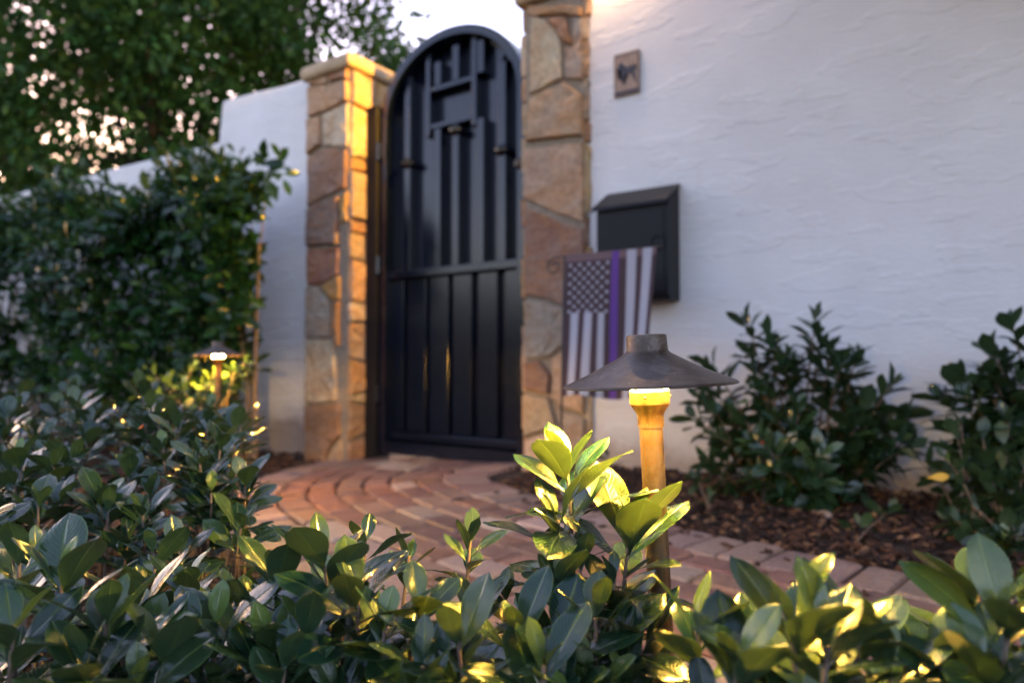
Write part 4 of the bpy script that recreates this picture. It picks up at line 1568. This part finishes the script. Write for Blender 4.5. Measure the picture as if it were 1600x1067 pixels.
# ------------------------------------------------------------------ mulch chips and fallen leaves
def make_mulch():
    r = random.Random(9)
    zones = [(7200, (-1.6, 1.6), (1.45, 2.71), 1), (4200, (-5.6, -2.2), (0.9, 2.73), -1), (3000, (-2.0, 1.2), (.2, 1.4), -1)]
    V, F, A = [], [], []
    for cnt, xr, yr, side in zones:
        made = 0
        tries = 0
        while made < cnt and tries < cnt * 6:
            tries += 1
            x, y = r.uniform(*xr), r.uniform(*yr)
            d, s = path_dist(x, y)
            if s != side: continue
            if d < .006 and (side < 0 or r.random() > .10 * math.exp(d / .10)): continue
            if .006 <= d < .03 and r.random() < .5: continue
            if LP_X0 - .02 < x < LP_X1 + .02 and y > PIL_Y0 - .03: continue
            if RP_X0 - .05 < x < RP_X1 + .03 and y > PIL_Y0 - .03: continue
            made += 1
            L, W, H = r.uniform(.012, .042), r.uniform(.007, .018), r.uniform(.003, .008)
            e = Euler((r.uniform(-.5, .5), r.uniform(-.5, .5), r.uniform(0, 6.28))).to_matrix()
            c = Vector((x, y, ground_z(x, y) + (r.uniform(-.004, .012) if d > .006 else .023)))
            if d <= .006: e = Euler((0, 0, r.uniform(0, 6.28))).to_matrix()
            b = len(V)
            tp = r.uniform(.4, 1)
            for sx, sy, sz in ((-1, -1, -1), (1, -tp, -1), (1, tp, -1), (-1, 1, -1), (-1, -.8, 1), (.8, -tp * .8, 1), (.9, tp * .7, 1), (-.9, .9, 1)):
                V.append(c + e @ Vector((sx * L / 2, sy * W / 2, sz * H / 2)))
            F += [(b, b + 3, b + 2, b + 1), (b + 4, b + 5, b + 6, b + 7), (b, b + 1, b + 5, b + 4), (b + 1, b + 2, b + 6, b + 5), (b + 2, b + 3, b + 7, b + 6), (b + 3, b, b + 4, b + 7)]
            A += [r.random() ** 1.5] * 6
    me = mesh('mulch', V, F)
    a = me.attributes.new('rnd', 'FLOAT', 'FACE')
    a.data.foreach_set('value', A)
    o = link('mulch', me, None, M['chips'])
    tag(o, 'brown bark mulch chips covering the planting beds', 'mulch', None, 'stuff')


make_mulch()


def loose_leaf(name, label, pos, direc, axis, L, mat):
    me = LEAVES_LO[1].copy()
    me.materials.clear()
    me.materials.append(mat)
    o = bpy.data.objects.new(name, me)
    COL.objects.link(o)
    o.matrix_basis = leaf_matrix(Vector(pos), Vector(direc), Vector(axis), L)
    return tag(o, label, 'leaf')


p = at(1448, 746, 1.78)
loose_leaf('fading_leaf', 'round yellow leaf caught low on the trailing plant by the wall', p, (.6, .2, .1), (-.2, -1, .3), .055, M['yellow_leaf'])
g = at(1268, 800, 2.02); g.z = ground_z(g.x, g.y) + .014
loose_leaf('fallen_leaf', 'pale dry leaf lying on the mulch under the broad bush', g, (.7, -.5, .05), (-.2, -.5, 1), .075, M['dry_leaf'])
g = at(1490, 845, 1.75); g.z = ground_z(g.x, g.y) + .016
loose_leaf('fallen_leaf', 'brown curled leaf lying on the mulch below the trailing plant', g, (.9, .1, .1), (-.1, -.6, 1), .07, M['dry_leaf'])
p = at(222, 668, 1.02)
loose_leaf('fading_leaf', 'small orange dying leaf among the bluish leaves near the hedge', p, (.3, -.2, .1), (-.3, -.6, .7), .030, M['orange_leaf'])
# fine irrigation dripper with a red cap in the bush
p = at(1193, 690, 2.12)
gz = ground_z(p.x, p.y)
t = thing('irrigation_riser', 'thin black irrigation riser with a red cap inside the broad bush', 'sprinkler', (p.x, p.y, gz))
lathe('riser', [(.006, -.03), (.006, p.z - gz - .02), (.007, p.z - gz - .018), (.007, p.z - gz - .004)], t, M['black_plastic'], (p.x, p.y, gz), None, 12)
lathe('cap', [(.0075, p.z - gz - .006), (.0075, p.z - gz + .003), (.005, p.z - gz + .006), (.0005, p.z - gz + .0065)], t, M['red_cap'], (p.x, p.y, gz), None, 12)


# ------------------------------------------------------------------ unseen leaf belt added behind the viewer to darken the gate's lower reflection
def make_treeline_blocker():
    rs = np.random.RandomState(3)
    n = 26000
    x = rs.uniform(-16, 22, n)
    top = 2.35 + .35 * np.sin(x * .9) + .25 * np.sin(x * 2.3 + 1)
    z = rs.rand(n) * top
    y = -9.5 - .04 * x + rs.uniform(-.9, .9, n)
    d = rs.normal(size=(n, 3)); d /= np.linalg.norm(d, axis=1)[:, None]
    u = rs.normal(size=(n, 3)) + np.array([0, 0, .8])
    zz = u - d * (u * d).sum(1)[:, None]; zz /= np.linalg.norm(zz, axis=1)[:, None]
    xx = np.cross(d, zz)
    L = rs.uniform(.18, .34, n)[:, None]
    m = np.zeros((n, 4, 4))
    m[:, :3, 0] = xx * L; m[:, :3, 1] = d * L; m[:, :3, 2] = zz * L; m[:, :3, 3] = np.stack([x, y, z], -1); m[:, 3, 3] = 1
    leaf_cloud('treeline_blocker', m, None, M['tree'], 'diamond')


make_treeline_blocker()
